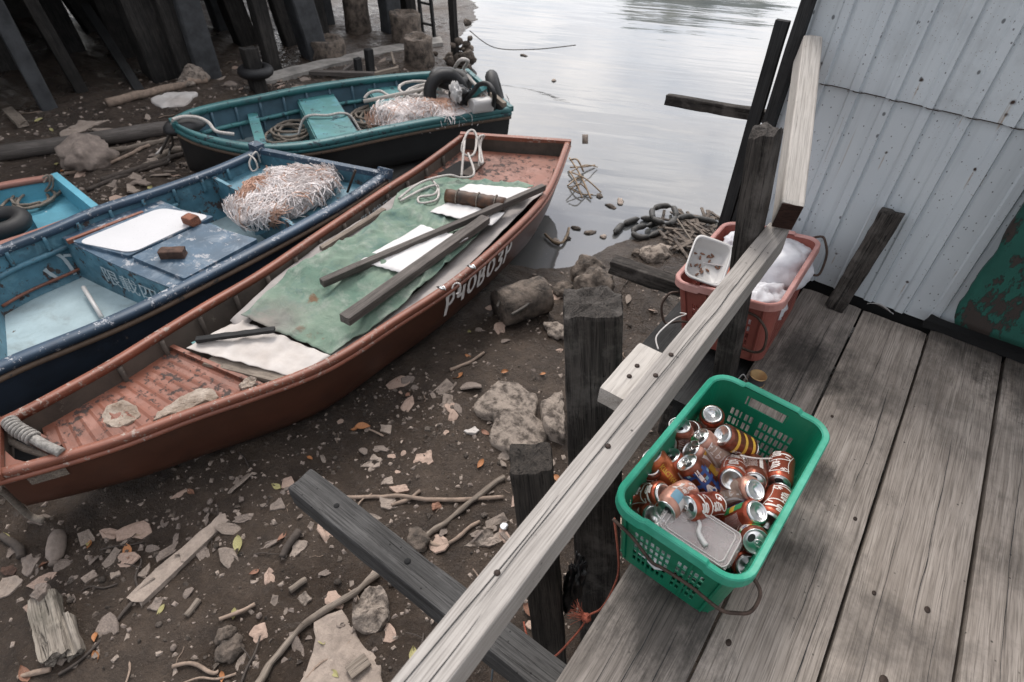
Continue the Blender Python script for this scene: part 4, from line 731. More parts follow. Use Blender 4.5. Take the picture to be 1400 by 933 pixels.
for px, py, l in ((603, 394, 'silver clip on the grey canvas beside the cord loop'), (644, 365, 'silver clip on the gunwale above the middle of the lettering')):
    c = at(px, py, -.915); b = MB(); b.blob(c, (.06, .03, .022), .25, 3, 6); b.tube(np.array([c + A(-.03, -.01, 0), c + A(.02, .01, .015), c + A(.045, .0, .0)]), .006, 5); single('clip', b, M['alu'], l, 'clip')
# ---- blue boat
BBf = [(-40, 362), (5, 338), (65, 315), (130, 287), (220, 258), (295, 231), (352, 206)]
BBn = [(-40, 524), (5, 500), (65, 476), (130, 450), (190, 424), (270, 384), (350, 343), (430, 300), (490, 265), (527, 240)]
zb_ = lambda t: -.95 + .05 * max(0, t - .5) ** 2
blu = Boat(BBf, BBn, zb_, lambda t: -1.5, 44)
bt = thing('blue_boat', 'long blue wooden boat with white lid and heaped fishing net beside the red boat', 'boat', blu.C.mean(0) * A(1, 1, 0) + A(0, 0, -1.5))
blu.build(bt, M['bluehull'], M['bluein'], M['bluerail'], .085, .05, M['blueedge'], rub_dz=.06)
blu.ribs(np.linspace(.1, .94, 9), bt, M['bluein'], .05, .14)
b = MB(); b.tube(np.array([blu.pt(t, -1, .15, .05) for t in np.linspace(.02, .62, 20)]), .022, 6); part('stringer', b, M['bluein'], bt)
T = lambda px, py, dz=.1: blu.tq(px, py, dz)
part('floor', blu.deck(.0, .98, .40, .02, nt=30, nq=10), M['bluefloor'], bt)
tb0 = (blu.tin(93, 337, -1, .08), blu.tin(250, 390, 1, .08)); tb1 = (blu.tin(222, 281, -1, .08), blu.tin(362, 332, 1, .08)); tb00 = (tb0[0] - .004, tb0[1] - .004)
part('locker_front', blu.wallx(tb0, .085, .42, th=.03), M['bluein'], bt)
part('locker_top', blu.deck(tb00, tb1, .075, .03, nt=14, nq=10), M['bluebox'], bt)
part('locker_back', blu.wallx(tb1, .085, .42, th=.03), M['bluein'], bt)
def quadslab(pts, z, th, rnd=.0, n=5):
    P = [at(x, y, z)[:2] for x, y in pts]; out = []
    for i in range(4):
        a, p, c = np.array(P[i - 1]), np.array(P[i]), np.array(P[(i + 1) % 4]); u = nrm(a - p) * rnd; w = nrm(c - p) * rnd
        for k in range(n): t = k / (n - 1); out.append((p + u) * (1 - t) ** 2 + 2 * t * (1 - t) * p + (p + w) * t ** 2)
    Q = np.array(out); N = len(Q); b = MB(); V = np.r_[np.c_[Q, np.full(N, z - th)], np.c_[Q, np.full(N, z)]]; a2 = sum(Q[i - 1][0] * Q[i][1] - Q[i][0] * Q[i - 1][1] for i in range(N)); o_ = 1 if a2 > 0 else -1
    f = [tuple(range(N, 2 * N))[::o_], tuple(range(N))[::-o_]] + [(i, (i + 1) % N, N + (i + 1) % N, N + i)[::o_] for i in range(N)]; b.add(V, f); return b
zl = zb_(.4) - .075
part('blue_lid', quadslab([(99, 330), (219, 281), (292, 296), (176, 350)], zl + .028, .028, .02), M['bluebox'], bt)
part('blue_lid', quadslab([(180, 351), (276, 306), (352, 327), (252, 381)], zl + .03, .03, .015), M['bluebox'], bt)
single('white_board', quadslab([(104, 331), (219, 284), (289, 295), (180, 346)], zl + .036, .007, .09, 8), M['hatch'], 'scuffed white board with rounded corners lying on the blue locker', 'board')
b = MB(); b.beam(at(92, 331, zl + .02), at(196, 291, zl + .02), .03, .03, seg=8, rough=.002); part('red_batten', b, M['redrail'], bt, 'red brown batten')
W0 = A(*blu.pt(tb0[0], -1, .1)); W1 = A(*blu.pt(tb0[1], 1, .1)); dd = nrm(blu.pt(.1, 0, 0) - blu.pt(.3, 0, 0)); V = [blu.pt(blu.tk(tb0, -.30 + 1.2 * x), -.30 + 1.2 * x, .12 + .17 * (1 - y * 3.6)) + dd * .03 for x, y, _ in v]; b = MB(); b.add(V, f); part('locker_lettering', b, M['letter2'], bt)
lw = lambda x, y, l: blu.pt(.27 - .20 * (1 - x), -1, .36 - y * .24, .045)
part('brushed_character', ribbons([[(.66, .98), (.78, .6), (.82, .0)], [(.80, .66), (.93, .55)], [(.48, .5), (.52, .3), (.6, .05)]], lw, .028, 1), M['letter2'], bt)
b = MB(); b.tube(np.array([blu.pt(t, -.98, .33, .05) for t in np.linspace(.02, .26, 10)]), .012, 6); part('red_strip', b, M['redrail'], bt)
ts2 = T(385, 285, .05)[0]; ts3 = (blu.tin(298, 262, -1, .1), blu.tin(405, 312, 1, .1))
part('bulkhead', blu.wallx(ts3, .03, .42, th=.03), M['bluein'], bt)
part('stern_locker', blu.deck((ts3[0] + .01, ts3[1] + .01), (.985, .985), .12, .03, nt=14, nq=10), M['bluein'], bt)
b = MB(); b.beam(blu.R[-1] + A(0, 0, -.03) - nrm(blu.W[-1]) * .02, blu.R[-1] + (blu.R[-1] - blu.R[-3]) * .25 + A(0, 0, .05) - nrm(blu.W[-1]) * .02, .12, .09, seg=5, rough=.003); part('stern_horn', b, M['bluerail'], bt)
b = MB(); b.beam(blu.L[-1] + A(0, 0, -.05), blu.L[-1] + A(0, 0, .07), .12, .10, up=(0, 1, 0), seg=3); part('stern_horn', b, M['bluerail'], bt)
b = MB(); b.tube(np.array([at(475, 263, -.93), at(486, 233, -.72)]), .012, 6); part('thole_pin', b, M['nail'], bt)
b = MB(); b.tube(np.array([at(114, 393, -1.28), at(139, 434, -1.31)]), .016, 8); single('white_pole', b, M['jug'], 'short white pole lying on the pale floor of the blue boat', 'pole')
def brick(px, py, z, ang, mat, label, d=(.13, .075, .06)):
    c = at(px, py, z + .03); R = np.array([[math.cos(ang), -math.sin(ang), 0], [math.sin(ang), math.cos(ang), 0], [0, 0, 1]]); b = MB(); b.beam(c - R @ A(d[0] / 2, 0, 0), c + R @ A(d[0] / 2, 0, 0), d[1], d[2], seg=8, rough=.006, k=4, end=.006, rnd=.15); single('brick', b, M[mat], label, 'brick')
brick(261, 301, zl + .037, .2, 'brick', 'red broken brick weighing down the white board', (.10, .09, .07)); brick(236, 346, zl + .03, .75, 'brickd', 'dark brown brick on the navy locker lid', (.17, .085, .065))
b = MB(); pb = [at(x, y, zb_(.8) - .2) for x, y in ((336, 305), (356, 300), (372, 312), (350, 320))]; cc = sum(pb) / 4
for k in range(6): a_, c_ = pb[0] + (pb[1] - pb[0]) * k / 5, pb[3] + (pb[2] - pb[3]) * k / 5; b.beam(a_, c_, .008, .03); a_, c_ = pb[0] + (pb[3] - pb[0]) * k / 5, pb[1] + (pb[2] - pb[1]) * k / 5; b.beam(a_, c_, .008, .03)
o = single('blue_rack', b, M['inkt'], 'small bright blue plastic rack below the fishing net', 'rack')
def net(name, c, dims, R, label, mats=('net', 'netorange'), strands=420, hang=.0, of=.25):
    b = MB(); b.blob(c, np.array(dims) * .96, .34, 2.3, 30, R=R, flat=.25, o=4, m=0); V = np.array(b.v); c = A(*c); off = RNG.rand(3) * 9
    vis = [i for i in range(len(V)) if V[i, 2] > c[2] - dims[2] * .15]
    for k in range(strands):
        p = V[vis[RNG.randint(len(vis))]] * 1.0; cl = fbm((p * 3.2 + off)[None], 1., 2)[0]; dr = fbm((p * 1.8 - off)[None], 1., 2)[0] * 5 + RNG.normal(0, .5 if cl > .1 else 1.2); P = []; n_ = nrm((p - c) / (np.array(dims) ** 2)); tx = nrm(np.cross(n_, A(math.cos(dr), math.sin(dr), .2))); L = .05 + .07 * RNG.rand()
        for i in range(5): P.append(p + tx * L * (i - 2) / 2 + n_ * (.016 + .016 * RNG.rand() - .0075 * (i - 2) ** 2) + RNG.normal(0, .005, 3))
        b.tube(catmull(P, 2), (.0022 if RNG.rand() > .3 else .0045), 3, m=1 if cl > .42 else (1 if RNG.rand() < .10 else 0), cap=False)
    o = single(name, b, [M[m] for m in mats], label, 'fishing net'); return o
ax = nrm(blu.pt(.9, 0, 0) - blu.pt(.6, 0, 0)); R = np.c_[ax, np.cross((0, 0, 1), ax), (0, 0, 1)]
net('fishing_net', at(386, 266, -1.0), (.92, .60, .26), R, 'fluffy heap of white and orange fishing net in the stern of the blue boat', strands=5200)
P = ropepx([(340, 212), (348, 218), (352, 230), (345, 234), (341, 222), (350, 208), (356, 222)], (-.9, -.88, -.95, -.98, -.92, -.86, -1.0), .01); rope('white_rope', P, .008, 'rope', 'thin pale rope knotted round the far stern horn of the blue boat')
# ---- small blue boat on the left edge
SBf = [(-60, 268), (-20, 258), (5, 252), (40, 246), (76, 241)]; SBn = [(-60, 352), (-20, 342), (20, 330), (80, 309), (134, 288)]
sm = Boat(SBf, SBn, lambda t: -1.0, lambda t: -1.5, 20); sb = thing('small_boat', 'small bright blue boat with faded red rim cut off by the left picture edge', 'boat', sm.C.mean(0) * A(1, 1, 0) + A(0, 0, -1.5))
sm.build(sb, M['tealhull'], M['cyanin'], M['pinkrail'], .075, .04)
for o in sb.children:
    if o.name.startswith('end_rail'): o.data.materials[0] = M['cyanin']
part('stern_deck', sm.deck(.55, .985, .16, .03), M['cyanin'], sb)
P = coil(at(48, 272, -1.15), .20, 5, .012, .04, .05); rope('grey_rope', P, .012, 'ropetan', 'tangled grey rope on the stern of the small bright blue boat')
P = ropepx([(58, 244), (66, 240), (68, 252), (62, 262), (72, 256), (70, 240), (60, 250)], (-.95, -.94, -1.02, -1.1, -1.05, -.95, -1.0), .01); rope('grey_rope', P, .009, 'ropetan', 'thin rope looped over the red rim of the small blue boat')
c = at(0, 306, -1.05); b = MB(); t = np.linspace(0, 2 * math.pi, 27)[:-1]; b.tube(np.c_[c[0] + .15 * np.cos(t), c[1] + .15 * np.sin(t), np.full(26, c[2])], .07, 10, closed=True); single('tyre', b, M['tyre'], 'black tyre lying in the small blue boat at the left edge', 'tyre')
# ---- teal boat
TBf = [(236, 166), (248, 158), (262, 152), (300, 143), (349, 134), (425, 119), (525, 106), (600, 100), (638, 98)]
TBn = [(240, 172), (255, 180), (274, 187), (310, 196), (349, 202), (425, 198), (525, 178), (600, 164), (660, 155), (698, 149)]
tea = Boat(TBf, TBn, lambda t: -.97 + .06 * max(0, 1 - t * 3) ** 2, lambda t: -1.53 + .12 * max(0, .3 - t) / .3, 50)
tt = thing('teal_boat', 'teal wooden boat with black hull, seats and heaped nets, tyres and ropes in its stern', 'boat', tea.C.mean(0) * A(1, 1, 0) + A(0, 0, -1.53))
tea.build(tt, M['tealhull'], M['tealin'], M['tealrail'], .10, .06, M['blueedge'], rub_dz=.09)
b = MB(); b.tube(np.array([tea.R[i] + nrm(tea.W[i]) * .012 - A(0, 0, .045) for i in range(tea.n)]), .03, 6); part('side_strake', b, M['tealrail'], tt)
part('floor', tea.deck(.05, .97, .38, .02, nt=30), M['tealfloor'], tt); tea.ribs(np.linspace(.15, .9, 11), tt, M['tealin'])
b = MB(); b.tube(np.array([tea.pt(t, -1, .22, .05) for t in np.linspace(.1, .75, 24)]), .025, 6); part('stringer', b, M['tealseat'], tt)
for a, c_ in (((430, 135), (470, 163)), ((530, 126), (552, 142))):
    t0_ = tea.tq(422, 165, .1)[0] if a[0] == 430 else tea.tq(524, 150, .1)[0]; t1_ = t0_ + (.115 if a[0] == 430 else .10)
    o = part('seat', tea.deck(t0_, t1_, .10, .03, nt=8), M['tealseat'], tt); part('seat_front', tea.wallx(t0_, .12, .38, th=.03), M['tealseat'], o); part('seat_back', tea.wallx(t1_, .12, .38, th=.03), M['tealin'], o)
tq_ = tea.tq(347, 172, .1)[0]; part('thwart', tea.deck(tq_ - .01, tq_ + .02, .14, .03), M['tealseat'], tt)
b = MB(); b.blob(at(252, 172, -.97), (.30, .44, .17), .12, 2, 12); part('bow_fender', b, M['tyre'], tt)
part('stern_deck', tea.deck(.80, .985, .16, .03), M['tealseat'], tt)
P = ropepx([(236, 164), (250, 160), (270, 161), (285, 168), (296, 180), (320, 184)], (-.85, -.85, -.88, -.9, -.95, -1.0), .012); rope('white_rope', P, .018, 'rope', 'white mooring rope led over the bow of the teal boat')
for k, (x, y) in enumerate(((228, 195), (219, 210), (232, 205))):
    P = ropepx([(236, 165), (234, 178), (x + 4, y - 8), (x, y), (x - 14 + k * 6, y + 16)], (-.86, -1.0, -1.25, -1.42, -1.44), .012); rope('bow_line', P, .014, 'ropedark' if k else 'rope', ('pale line', 'dark line nearest the left edge', 'dark line beside the pale one')[k] + ' hanging from the teal boat bow to the mud')
rope('brown_rope', coil(at(395, 182, -1.33), .26, 6, .014, .06, .07), .016, 'ropetan', 'tangled brown rope on the floor before the first seat of the teal boat')
rope('brown_rope', coil(at(508, 162, -1.33), .34, 7, .014, .06, .09), .016, 'ropetan', 'tangled brown rope on the floor between the seats of the teal boat')
P = ropepx([(408, 185), (414, 165), (425, 158), (448, 158), (466, 155), (480, 160), (494, 182)], (-1.25, -1.1, -1.04, -1.04, -1.03, -1.1, -1.25), .012); rope('white_rope', P, .015, 'rope', 'white rope lying across the first teal seat')
P = ropepx([(498, 135), (506, 127), (520, 125), (532, 131), (552, 134), (570, 124), (580, 121), (575, 130), (560, 140)], (-1.0, -.95, -.93, -.95, -.98, -.92, -.9, -.95, -1.), .012); rope('white_rope', P, .017, 'rope', 'white rope looping over the second teal seat')
P = ropepx([(515, 135), (517, 150), (520, 165), (530, 160), (534, 148), (545, 152), (540, 165), (552, 160), (560, 148), (575, 150)], (-1.0, -1.1, -1.3, -1.2, -1.0, -1.0, -1.1, -1.03, -.98, -.95), .012); rope('white_rope', P, .015, 'rope', 'white rope hanging down the front of the second teal seat')
rope('white_rope', coil(at(580, 137, -1.0), .30, 8, .018, .10, .08), .018, 'rope', 'heap of white rope behind the second teal seat')
P = ropepx([(497, 139), (585, 121)], (-.93, -.83), .01); b = MB(); b.tube(np.linspace(P[0], P[-1], 6), .022, 7); single('pale_pole', b, M['block'], 'pale pole lying over the second seat of the teal boat', 'pole')
ax = nrm(tea.pt(.9, 0, 0) - tea.pt(.6, 0, 0)); R = np.c_[ax, np.cross((0, 0, 1), ax), (0, 0, 1)]
net('fishing_net', at(598, 152, -1.0), (1.35, .60, .24), R, 'long low heap of pinkish white net along the near gunwale of the teal boat', strands=2400)
def ring(c, r, rad, nrmv, n=26): d, s_, u_ = frame(nrmv); t = np.linspace(0, 2 * math.pi, n + 1)[:-1]; return np.array([c + r * (s_ * math.cos(x) + u_ * math.sin(x)) for x in t])
for px, py, z, nv, lab in ((617, 108, -.78, (.1, .1, 1), 'black tyre lying flat on the far stern corner of the teal boat'), (610, 128, -.85, (.8, -.6, .25), 'black tyre standing among the ropes in the teal boat'), (678, 128, -.85, (.75, .6, .3), 'black tyre hung on the stern end of the teal boat')):
    b = MB(); b.tube(ring(at(px, py, z), .19, .07, nv), .072, 10, closed=True); single('tyre', b, M['tyre'], lab, 'tyre')
b = MB(); b.blob(at(630, 130, -.8), (.24, .2, .2), .35, 3, 14); single('black_bundle', b, M['black'], 'crumpled black and white bundle between the tyres of the teal boat', 'bundle')
b = MB(); b.blob(at(623, 127, -.74), (.10, .22, .2), .4, 4, 14, R=R); single('foam_block', b, M['jug'], 'ragged white foam beside the black bundle in the teal boat', 'foam')
jg = thing('jug', 'white plastic jug lying in the stern of the teal boat', 'jug', at(658, 146, -1.0)); c = at(658, 144, -.88)
b = MB(); b.beam(c - ax * .12, c + ax * .12, .16, .15, seg=10, rough=.004, k=3, rnd=.3, sm=True); part('body', b, M['jug'], jg); b = MB(); b.lathe([(.035, 0), (.035, .05), (.0005, .055)], 12, M=np.c_[frame(ax)[1], frame(ax)[2], frame(ax)[0], c + ax * .115]); part('cap', b, M['inkt'], jg)
P = ropepx([(622, 92), (630, 82), (640, 84), (634, 95), (640, 105), (652, 118), (664, 130), (672, 145)], (-.6, -.4, -.55, -.8, -.75, -.75, -.8, -.9), .012); rope('white_rope', P, .02, 'rope', 'white rope from the mooring post down into the teal boat stern')
P = ropepx([(632, 138), (645, 128), (655, 116), (668, 116), (676, 130), (674, 150), (675, 172)], (-.85, -.75, -.65, -.62, -.7, -.95, -1.2), .012); rope('black_hose', P, .028, 'tyre', 'black hose arched over the stern of the teal boat')
b = MB(); b.beam(at(672, 129, -.78), at(690, 144, -.8), .05, .05, seg=5); single('wooden_stick', b, M['drift'], 'short wooden handle at the stern tip of the teal boat', 'handle')
b = MB(); b.beam(at(640, 140, -.95), at(664, 118, -.72), .22, .06, seg=5, rough=.006); single('teal_board', b, M['tealseat'], 'bright teal board propped between the jug and the tyre', 'board')
P = ropepx([(560, 178), (605, 172), (635, 182)], (-1.06, -1.05, -1.2), .012); b = MB(); b.tube(P, .022, 6); single('bent_pole', b, M['oar'], 'thin bent pole along the near side of the teal boat', 'pole')
b = MB(); p = at(513, 219, WZ + .04); b.box(p, (.36, .12, .08), np.array([[.8, -.6, 0], [.6, .8, 0], [0, 0, 1]])); b.box(p + A(.09, .06, .04), (.1, .08, .05)); b.box(p + A(-.09, -.06, .04), (.1, .08, .05)); single('foam_box', b, M['chip3'], 'pale foam block floating between the teal and blue boats', 'litter')
# ------------------------------------------------------------------ crates
def crate(name, label, corners, H, mats, taper=.86, cr_=.055, pitch=.0165, slot=.0104, hwid=.07):
    SW, SE, NE, NW = [A(*c) for c in corners]; C = (SW + SE + NE + NW) / 4; X = nrm(SE - SW + NE - NW); Y = (NW - SW + NE - SE); Z = nrm(np.cross(X, Y)); Y = np.cross(Z, X)
    W = (np.linalg.norm(SE - SW) + np.linalg.norm(NE - NW)) / 2; L = (np.linalg.norm(NW - SW) + np.linalg.norm(NE - SE)) / 2; R = np.c_[X, Y, Z]; base = C - Z * H
    root = thing(name, label, 'crate', base); hx, hy = W / 2, L / 2
    per = []                                                        # (x, y, nx, ny, kind) round the rim; kind 0 solid, 1 slot start
    def straight(a, b_, n, sid):
        a, b_ = A(*a), A(*b_); Ln = np.linalg.norm(b_ - a); k = int((Ln - .02) / pitch); st = (Ln - k * pitch) / 2; d = (b_ - a) / Ln; us = [(0, 0)]
        for i in range(k): us += [(st + i * pitch, 1 if (i % 8 != 7) else 2), (st + i * pitch + slot, 0)]
        us.append((Ln, 0))
        for u, kd in us: p = a + d * u; per.append((p[0], p[1], n[0], n[1], kd, sid, (u / Ln - .5) * Ln))
    def corner(cx_, cy_, a0):
        for i in range(1, 7): t = math.radians(a0 + 90 * i / 7); per.append((cx_ + cr_ * math.cos(t), cy_ + cr_ * math.sin(t), math.cos(t), math.sin(t), 0, 9, 0))
    straight((-hx + cr_, -hy), (hx - cr_, -hy), (0, -1), 0); corner(hx - cr_, -hy + cr_, -90); straight((hx, -hy + cr_), (hx, hy - cr_), (1, 0), 1); corner(hx - cr_, hy - cr_, 0)
    straight((hx - cr_, hy), (-hx + cr_, hy), (0, 1), 2); corner(-hx + cr_, hy - cr_, 90); straight((-hx, hy - cr_), (-hx, -hy + cr_), (-1, 0), 3); corner(-hx + cr_, -hy + cr_, 180)
    rows = [0, .10]; r0 = .13
    for k in range(5): rows += [r0 + k * .118, r0 + k * .118 + .090]
    rows += [.80, .915, 1.0]; n = len(per); V = []
    def pos(p, v): s_ = taper + (1 - taper) * v; return base + R @ A(p[0] * s_, p[1] * s_, v * H)
    for v in rows: V += [pos(p, v) for p in per]
    f = []
    for i in range(len(rows) - 1):
        for j in range(n):
            p = per[j]; q = per[(j + 1) % n]
            if p[4] == 1 and 2 <= i <= 10 and i % 2 == 0: continue
            if rows[i] == .80 and p[5] in (0, 2) and q[5] == p[5] and abs(p[6]) < hwid and abs(q[6]) < hwid and p[5] == 2: continue
            f.append((i * n + j, i * n + (j + 1) % n, (i + 1) * n + (j + 1) % n, (i + 1) * n + j))
    b = MB(); b.add(V, f, 0, False); o = part('basket', b, M[mats[0]], root); solid(o, .004, 0)
    b = MB(); nb = 16; P = np.array([[base + R @ A((u - .5) * 2 * (hx * taper - .01), (w - .5) * 2 * (hy * taper - .01), .006) for u in np.linspace(0, 1, 6)] for w in np.linspace(0, 1, 8)]); b.slab(P, .005, 0, False); part('base', b, M[mats[0]], root)
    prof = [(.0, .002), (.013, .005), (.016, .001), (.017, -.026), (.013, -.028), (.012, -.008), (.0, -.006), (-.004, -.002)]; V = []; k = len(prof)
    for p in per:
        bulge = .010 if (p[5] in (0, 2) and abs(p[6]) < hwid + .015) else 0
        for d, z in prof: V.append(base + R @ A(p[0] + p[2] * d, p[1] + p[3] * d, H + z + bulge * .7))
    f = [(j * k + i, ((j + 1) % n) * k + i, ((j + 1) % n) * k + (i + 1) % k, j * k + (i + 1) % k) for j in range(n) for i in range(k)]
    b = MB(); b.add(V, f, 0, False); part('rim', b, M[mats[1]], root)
    b = MB()
    for sx in (-1, 1):                                            # upright corner ribs outside
        for u in (-.8, -.35, .35, .8):
            b = MB(); a_ = base + R @ A(u * hx * taper, sx * (hy * taper + .003), .01); c_ = base + R @ A(u * hx * .985, sx * (hy * .985 + .004), H * .9); b.beam(a_, c_, .006, .008, up=tuple(Y)); part('rib', b, M[mats[0]], root)
    return root, base, R, hx, hy
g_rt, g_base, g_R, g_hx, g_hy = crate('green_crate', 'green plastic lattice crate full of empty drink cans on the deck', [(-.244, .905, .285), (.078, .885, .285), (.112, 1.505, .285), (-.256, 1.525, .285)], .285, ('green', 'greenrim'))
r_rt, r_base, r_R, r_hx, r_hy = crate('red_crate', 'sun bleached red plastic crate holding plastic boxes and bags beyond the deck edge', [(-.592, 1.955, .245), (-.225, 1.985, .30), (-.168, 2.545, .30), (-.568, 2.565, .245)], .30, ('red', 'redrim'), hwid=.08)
b = MB(); b.beam((-.42, 1.7, -.10), (-.42, 2.72, -.10), .42, .04, seg=6, rough=.003); single('support_board', b, M['dark'], 'dark low board under the red crate outside the deck edge', 'board')
def gp(x, y, z): return g_base + g_R @ A(x, y, z)
def rp(x, y, z): return r_base + r_R @ A(x, y, z)
W_ = [gp(-g_hx * .97, -g_hy * .99, .20), gp(-g_hx * .6, -g_hy * 1.0, .185), gp(-g_hx * .2, -g_hy * 1.02, .15), gp(0, -g_hy * 1.03, .16), gp(g_hx * .45, -g_hy * 1.03, .165), gp(g_hx * .9, -g_hy * 1.06, .17), gp(g_hx * 1.12, -g_hy * 1.02, .18), gp(g_hx * 1.26, -g_hy * .97, .20), gp(g_hx * 1.24, -g_hy * .86, .235), gp(g_hx * 1.02, -g_hy * .80, .25)]
b = MB(); b.tube(catmull(W_, 8), .0048, 7); single('rusty_wire', b, M['wire'], 'bent rusty wire run along the near end of the green crate', 'wire')
for pts, lab in (([(-1.0, -.85, .22), (-1.13, -.95, .22), (-1.22, -1.03, .17), (-1.1, -1.05, .10), (-.8, -1.02, .12), (-.4, -1.0, .13), (-.1, -.99, .12)], 'rusty wire looped round the left end of the red crate'),
                 ([(.1, -1.02, .13), (.4, -1.06, .10), (.75, -1.12, .10), (.95, -1.14, .13), (.93, -1.1, .2), (.7, -1.04, .24), (.4, -1.0, .245)], 'rusty wire handle at the near right corner of the red crate'),
                 ([(.85, 1.04, .30), (1.0, 1.02, .315), (1.1, .98, .31), (1.22, .95, .25), (1.2, .88, .17), (1.08, .86, .16), (1.0, .9, .19)], 'dark wire handle at the far right corner of the red crate')):
    b = MB(); b.tube(catmull([rp(x * r_hx, y * r_hy, z) for x, y, z in pts], 8), .0052, 7); single('rusty_wire', b, M['wire'], lab, 'wire')
# contents of the red crate
def tub(name, c, R, L, W, H, mat, label, tap=.82):
    b = MB(); n = 28; V = []; t = np.linspace(0, 2 * math.pi, n + 1)[:-1]; sup = np.c_[np.sign(np.cos(t)) * np.abs(np.cos(t)) ** .35, np.sign(np.sin(t)) * np.abs(np.sin(t)) ** .35]
    pr = [(1.10, H - .004), (1.12, H), (1.0, H), (tap, .006), (tap * .9, 0), (.01, 0), (.01, .003), (tap * .88, .003), (tap * .96, .010), (.975, H - .003)]
    for k, z in pr: V += [A(*(c + R @ A(s_[0] * L / 2 * k, s_[1] * W / 2 * k, z))) for s_ in sup]
    f = [(i * n + j, i * n + (j + 1) % n, (i + 1) * n + (j + 1) % n, (i + 1) * n + j) for i in range(len(pr) - 1) for j in range(n)]; b.add(V, f, 0, True); return single(name, b, M[mat], label, 'food box')
def rot(ax, ang): return np.array(Matrix.Rotation(ang, 3, Vector(ax)))
Zt = nrm(A(.28, -.42, .86)); Yt = nrm(A(-.18, .86, .47)); Yt = nrm(Yt - Zt * (Yt @ Zt)); Xt = np.cross(Yt, Zt); Rt = np.c_[Xt, Yt, Zt]; tc_ = at(969, 357, .335) - Zt * .05; tub_o = tub('food_box', tc_, Rt, .140, .175, .055, 'jug', 'white plastic food tray with brown crumbs on top of the red crate', .86)
for k in range(16):
    c = tc_ + Rt @ A(RNG.uniform(-.055, .055), RNG.uniform(-.06, .06), .007); b = MB(); b.blob(c, (.020, .008, .007), .3, 2, 5, R=Rt @ rot((0, 0, 1), RNG.rand() * 3)); single('crumb', b, M['leafb'], 'small brown crumb stuck inside the white food tray', 'crumb', 'crumbs in the food tray')
tub('food_box', at(978, 362, .27), r_R @ rot((0, 0, 1), .2) @ rot((1, 0, 0), .25), .13, .10, .05, 'clear', 'smaller cloudy clear box beside the white food tray')
def bag(c, d, mat, label, R=None, rough=.28, ns=2.6, n=26, name='plastic_bag', cat='plastic bag'): b = MB(); b.blob(c, d, rough, ns, n, R=R, o=6); return single(name, b, M[mat], label, cat)
bag(rp(.07, .13, .235), (.30, .34, .20), 'bag', 'white plastic bag bulging from the far right of the red crate', r_R, .12, 1.8, 34); bag(rp(.085, -.13, .19), (.20, .24, .16), 'bag', 'crumpled white plastic bag in the near right corner of the red crate', r_R, .26, 2.4, 30)
bag(rp(-.05, .06, .205), (.27, .36, .15), 'bagpink', 'orange red wrapper in the middle of the red crate', r_R, .2, 2.2, 30, 'wrapper', 'wrapper'); bag(rp(-.09, .17, .265), (.13, .16, .10), 'bag', 'small pinkish white bag beside the orange wrapper', r_R, .3, 3.)
b = MB(); b.lathe([(.001, 0), (.030, 0), (.034, .02), (.034, .05), (.031, .05), (.03, .012), (.001, .01)], 20, M=np.c_[r_R @ rot((1, 0, 0), .5), rp(-.03, .02, .225)]); single('food_cup', b, M['jug'], 'small round white cup on the orange wrapper in the red crate', 'cup')
bl = MB(); f_ = lambda x, y, l: rp(-.055 + .06 * x, .06 + .045 * y, .249 + .004 * math.sin(x * 6)); part('white_lettering', ribbons([[(0, .9), (.15, .2)], [(.15, .2), (.3, .9)], [(.4, .2), (.4, .9)], [(.55, .9), (.6, .3), (.75, .3)], [(.8, .9), (1, .85), (.9, .2)]], f_, .005, 1), M['inkw'], bpy.data.objects['wrapper'])
# ------------------------------------------------------------------ drink cans
COLA = [[(1.0, .72), (.80, .96), (.40, .86), (.10, .42), (.28, .03), (.72, .10), (1.02, .40)], [(1.42, .50), (1.18, .40), (1.16, .12), (1.40, .06), (1.54, .34), (1.42, .50)], [(1.98, .42), (1.76, .50), (1.62, .24), (1.76, .05), (2.0, .20)],
        [(2.42, .46), (2.16, .40), (2.10, .10), (2.32, .10), (2.44, .46), (2.44, .10), (2.62, .16)], [(2.70, .30), (2.92, .33)], [(3.92, .72), (3.72, .96), (3.32, .86), (3.02, .42), (3.18, -.06), (3.9, -.16), (4.6, -.02)],
        [(4.20, .50), (3.98, .40), (3.96, .12), (4.18, .06), (4.32, .34), (4.20, .50)], [(4.40, .30), (4.66, .78), (4.62, 1.0), (4.48, .80), (4.46, .14), (4.62, .10)], [(5.02, .46), (4.76, .40), (4.72, .10), (4.94, .10), (5.04, .46), (5.04, .10), (5.25, .18)], [(.9, .62), (.55, .75), (.62, .55)]]
COLA = [[(x / 5.3, y) for x, y in l] for l in COLA]
CR = .0331; CH = .120; CS = 1.12
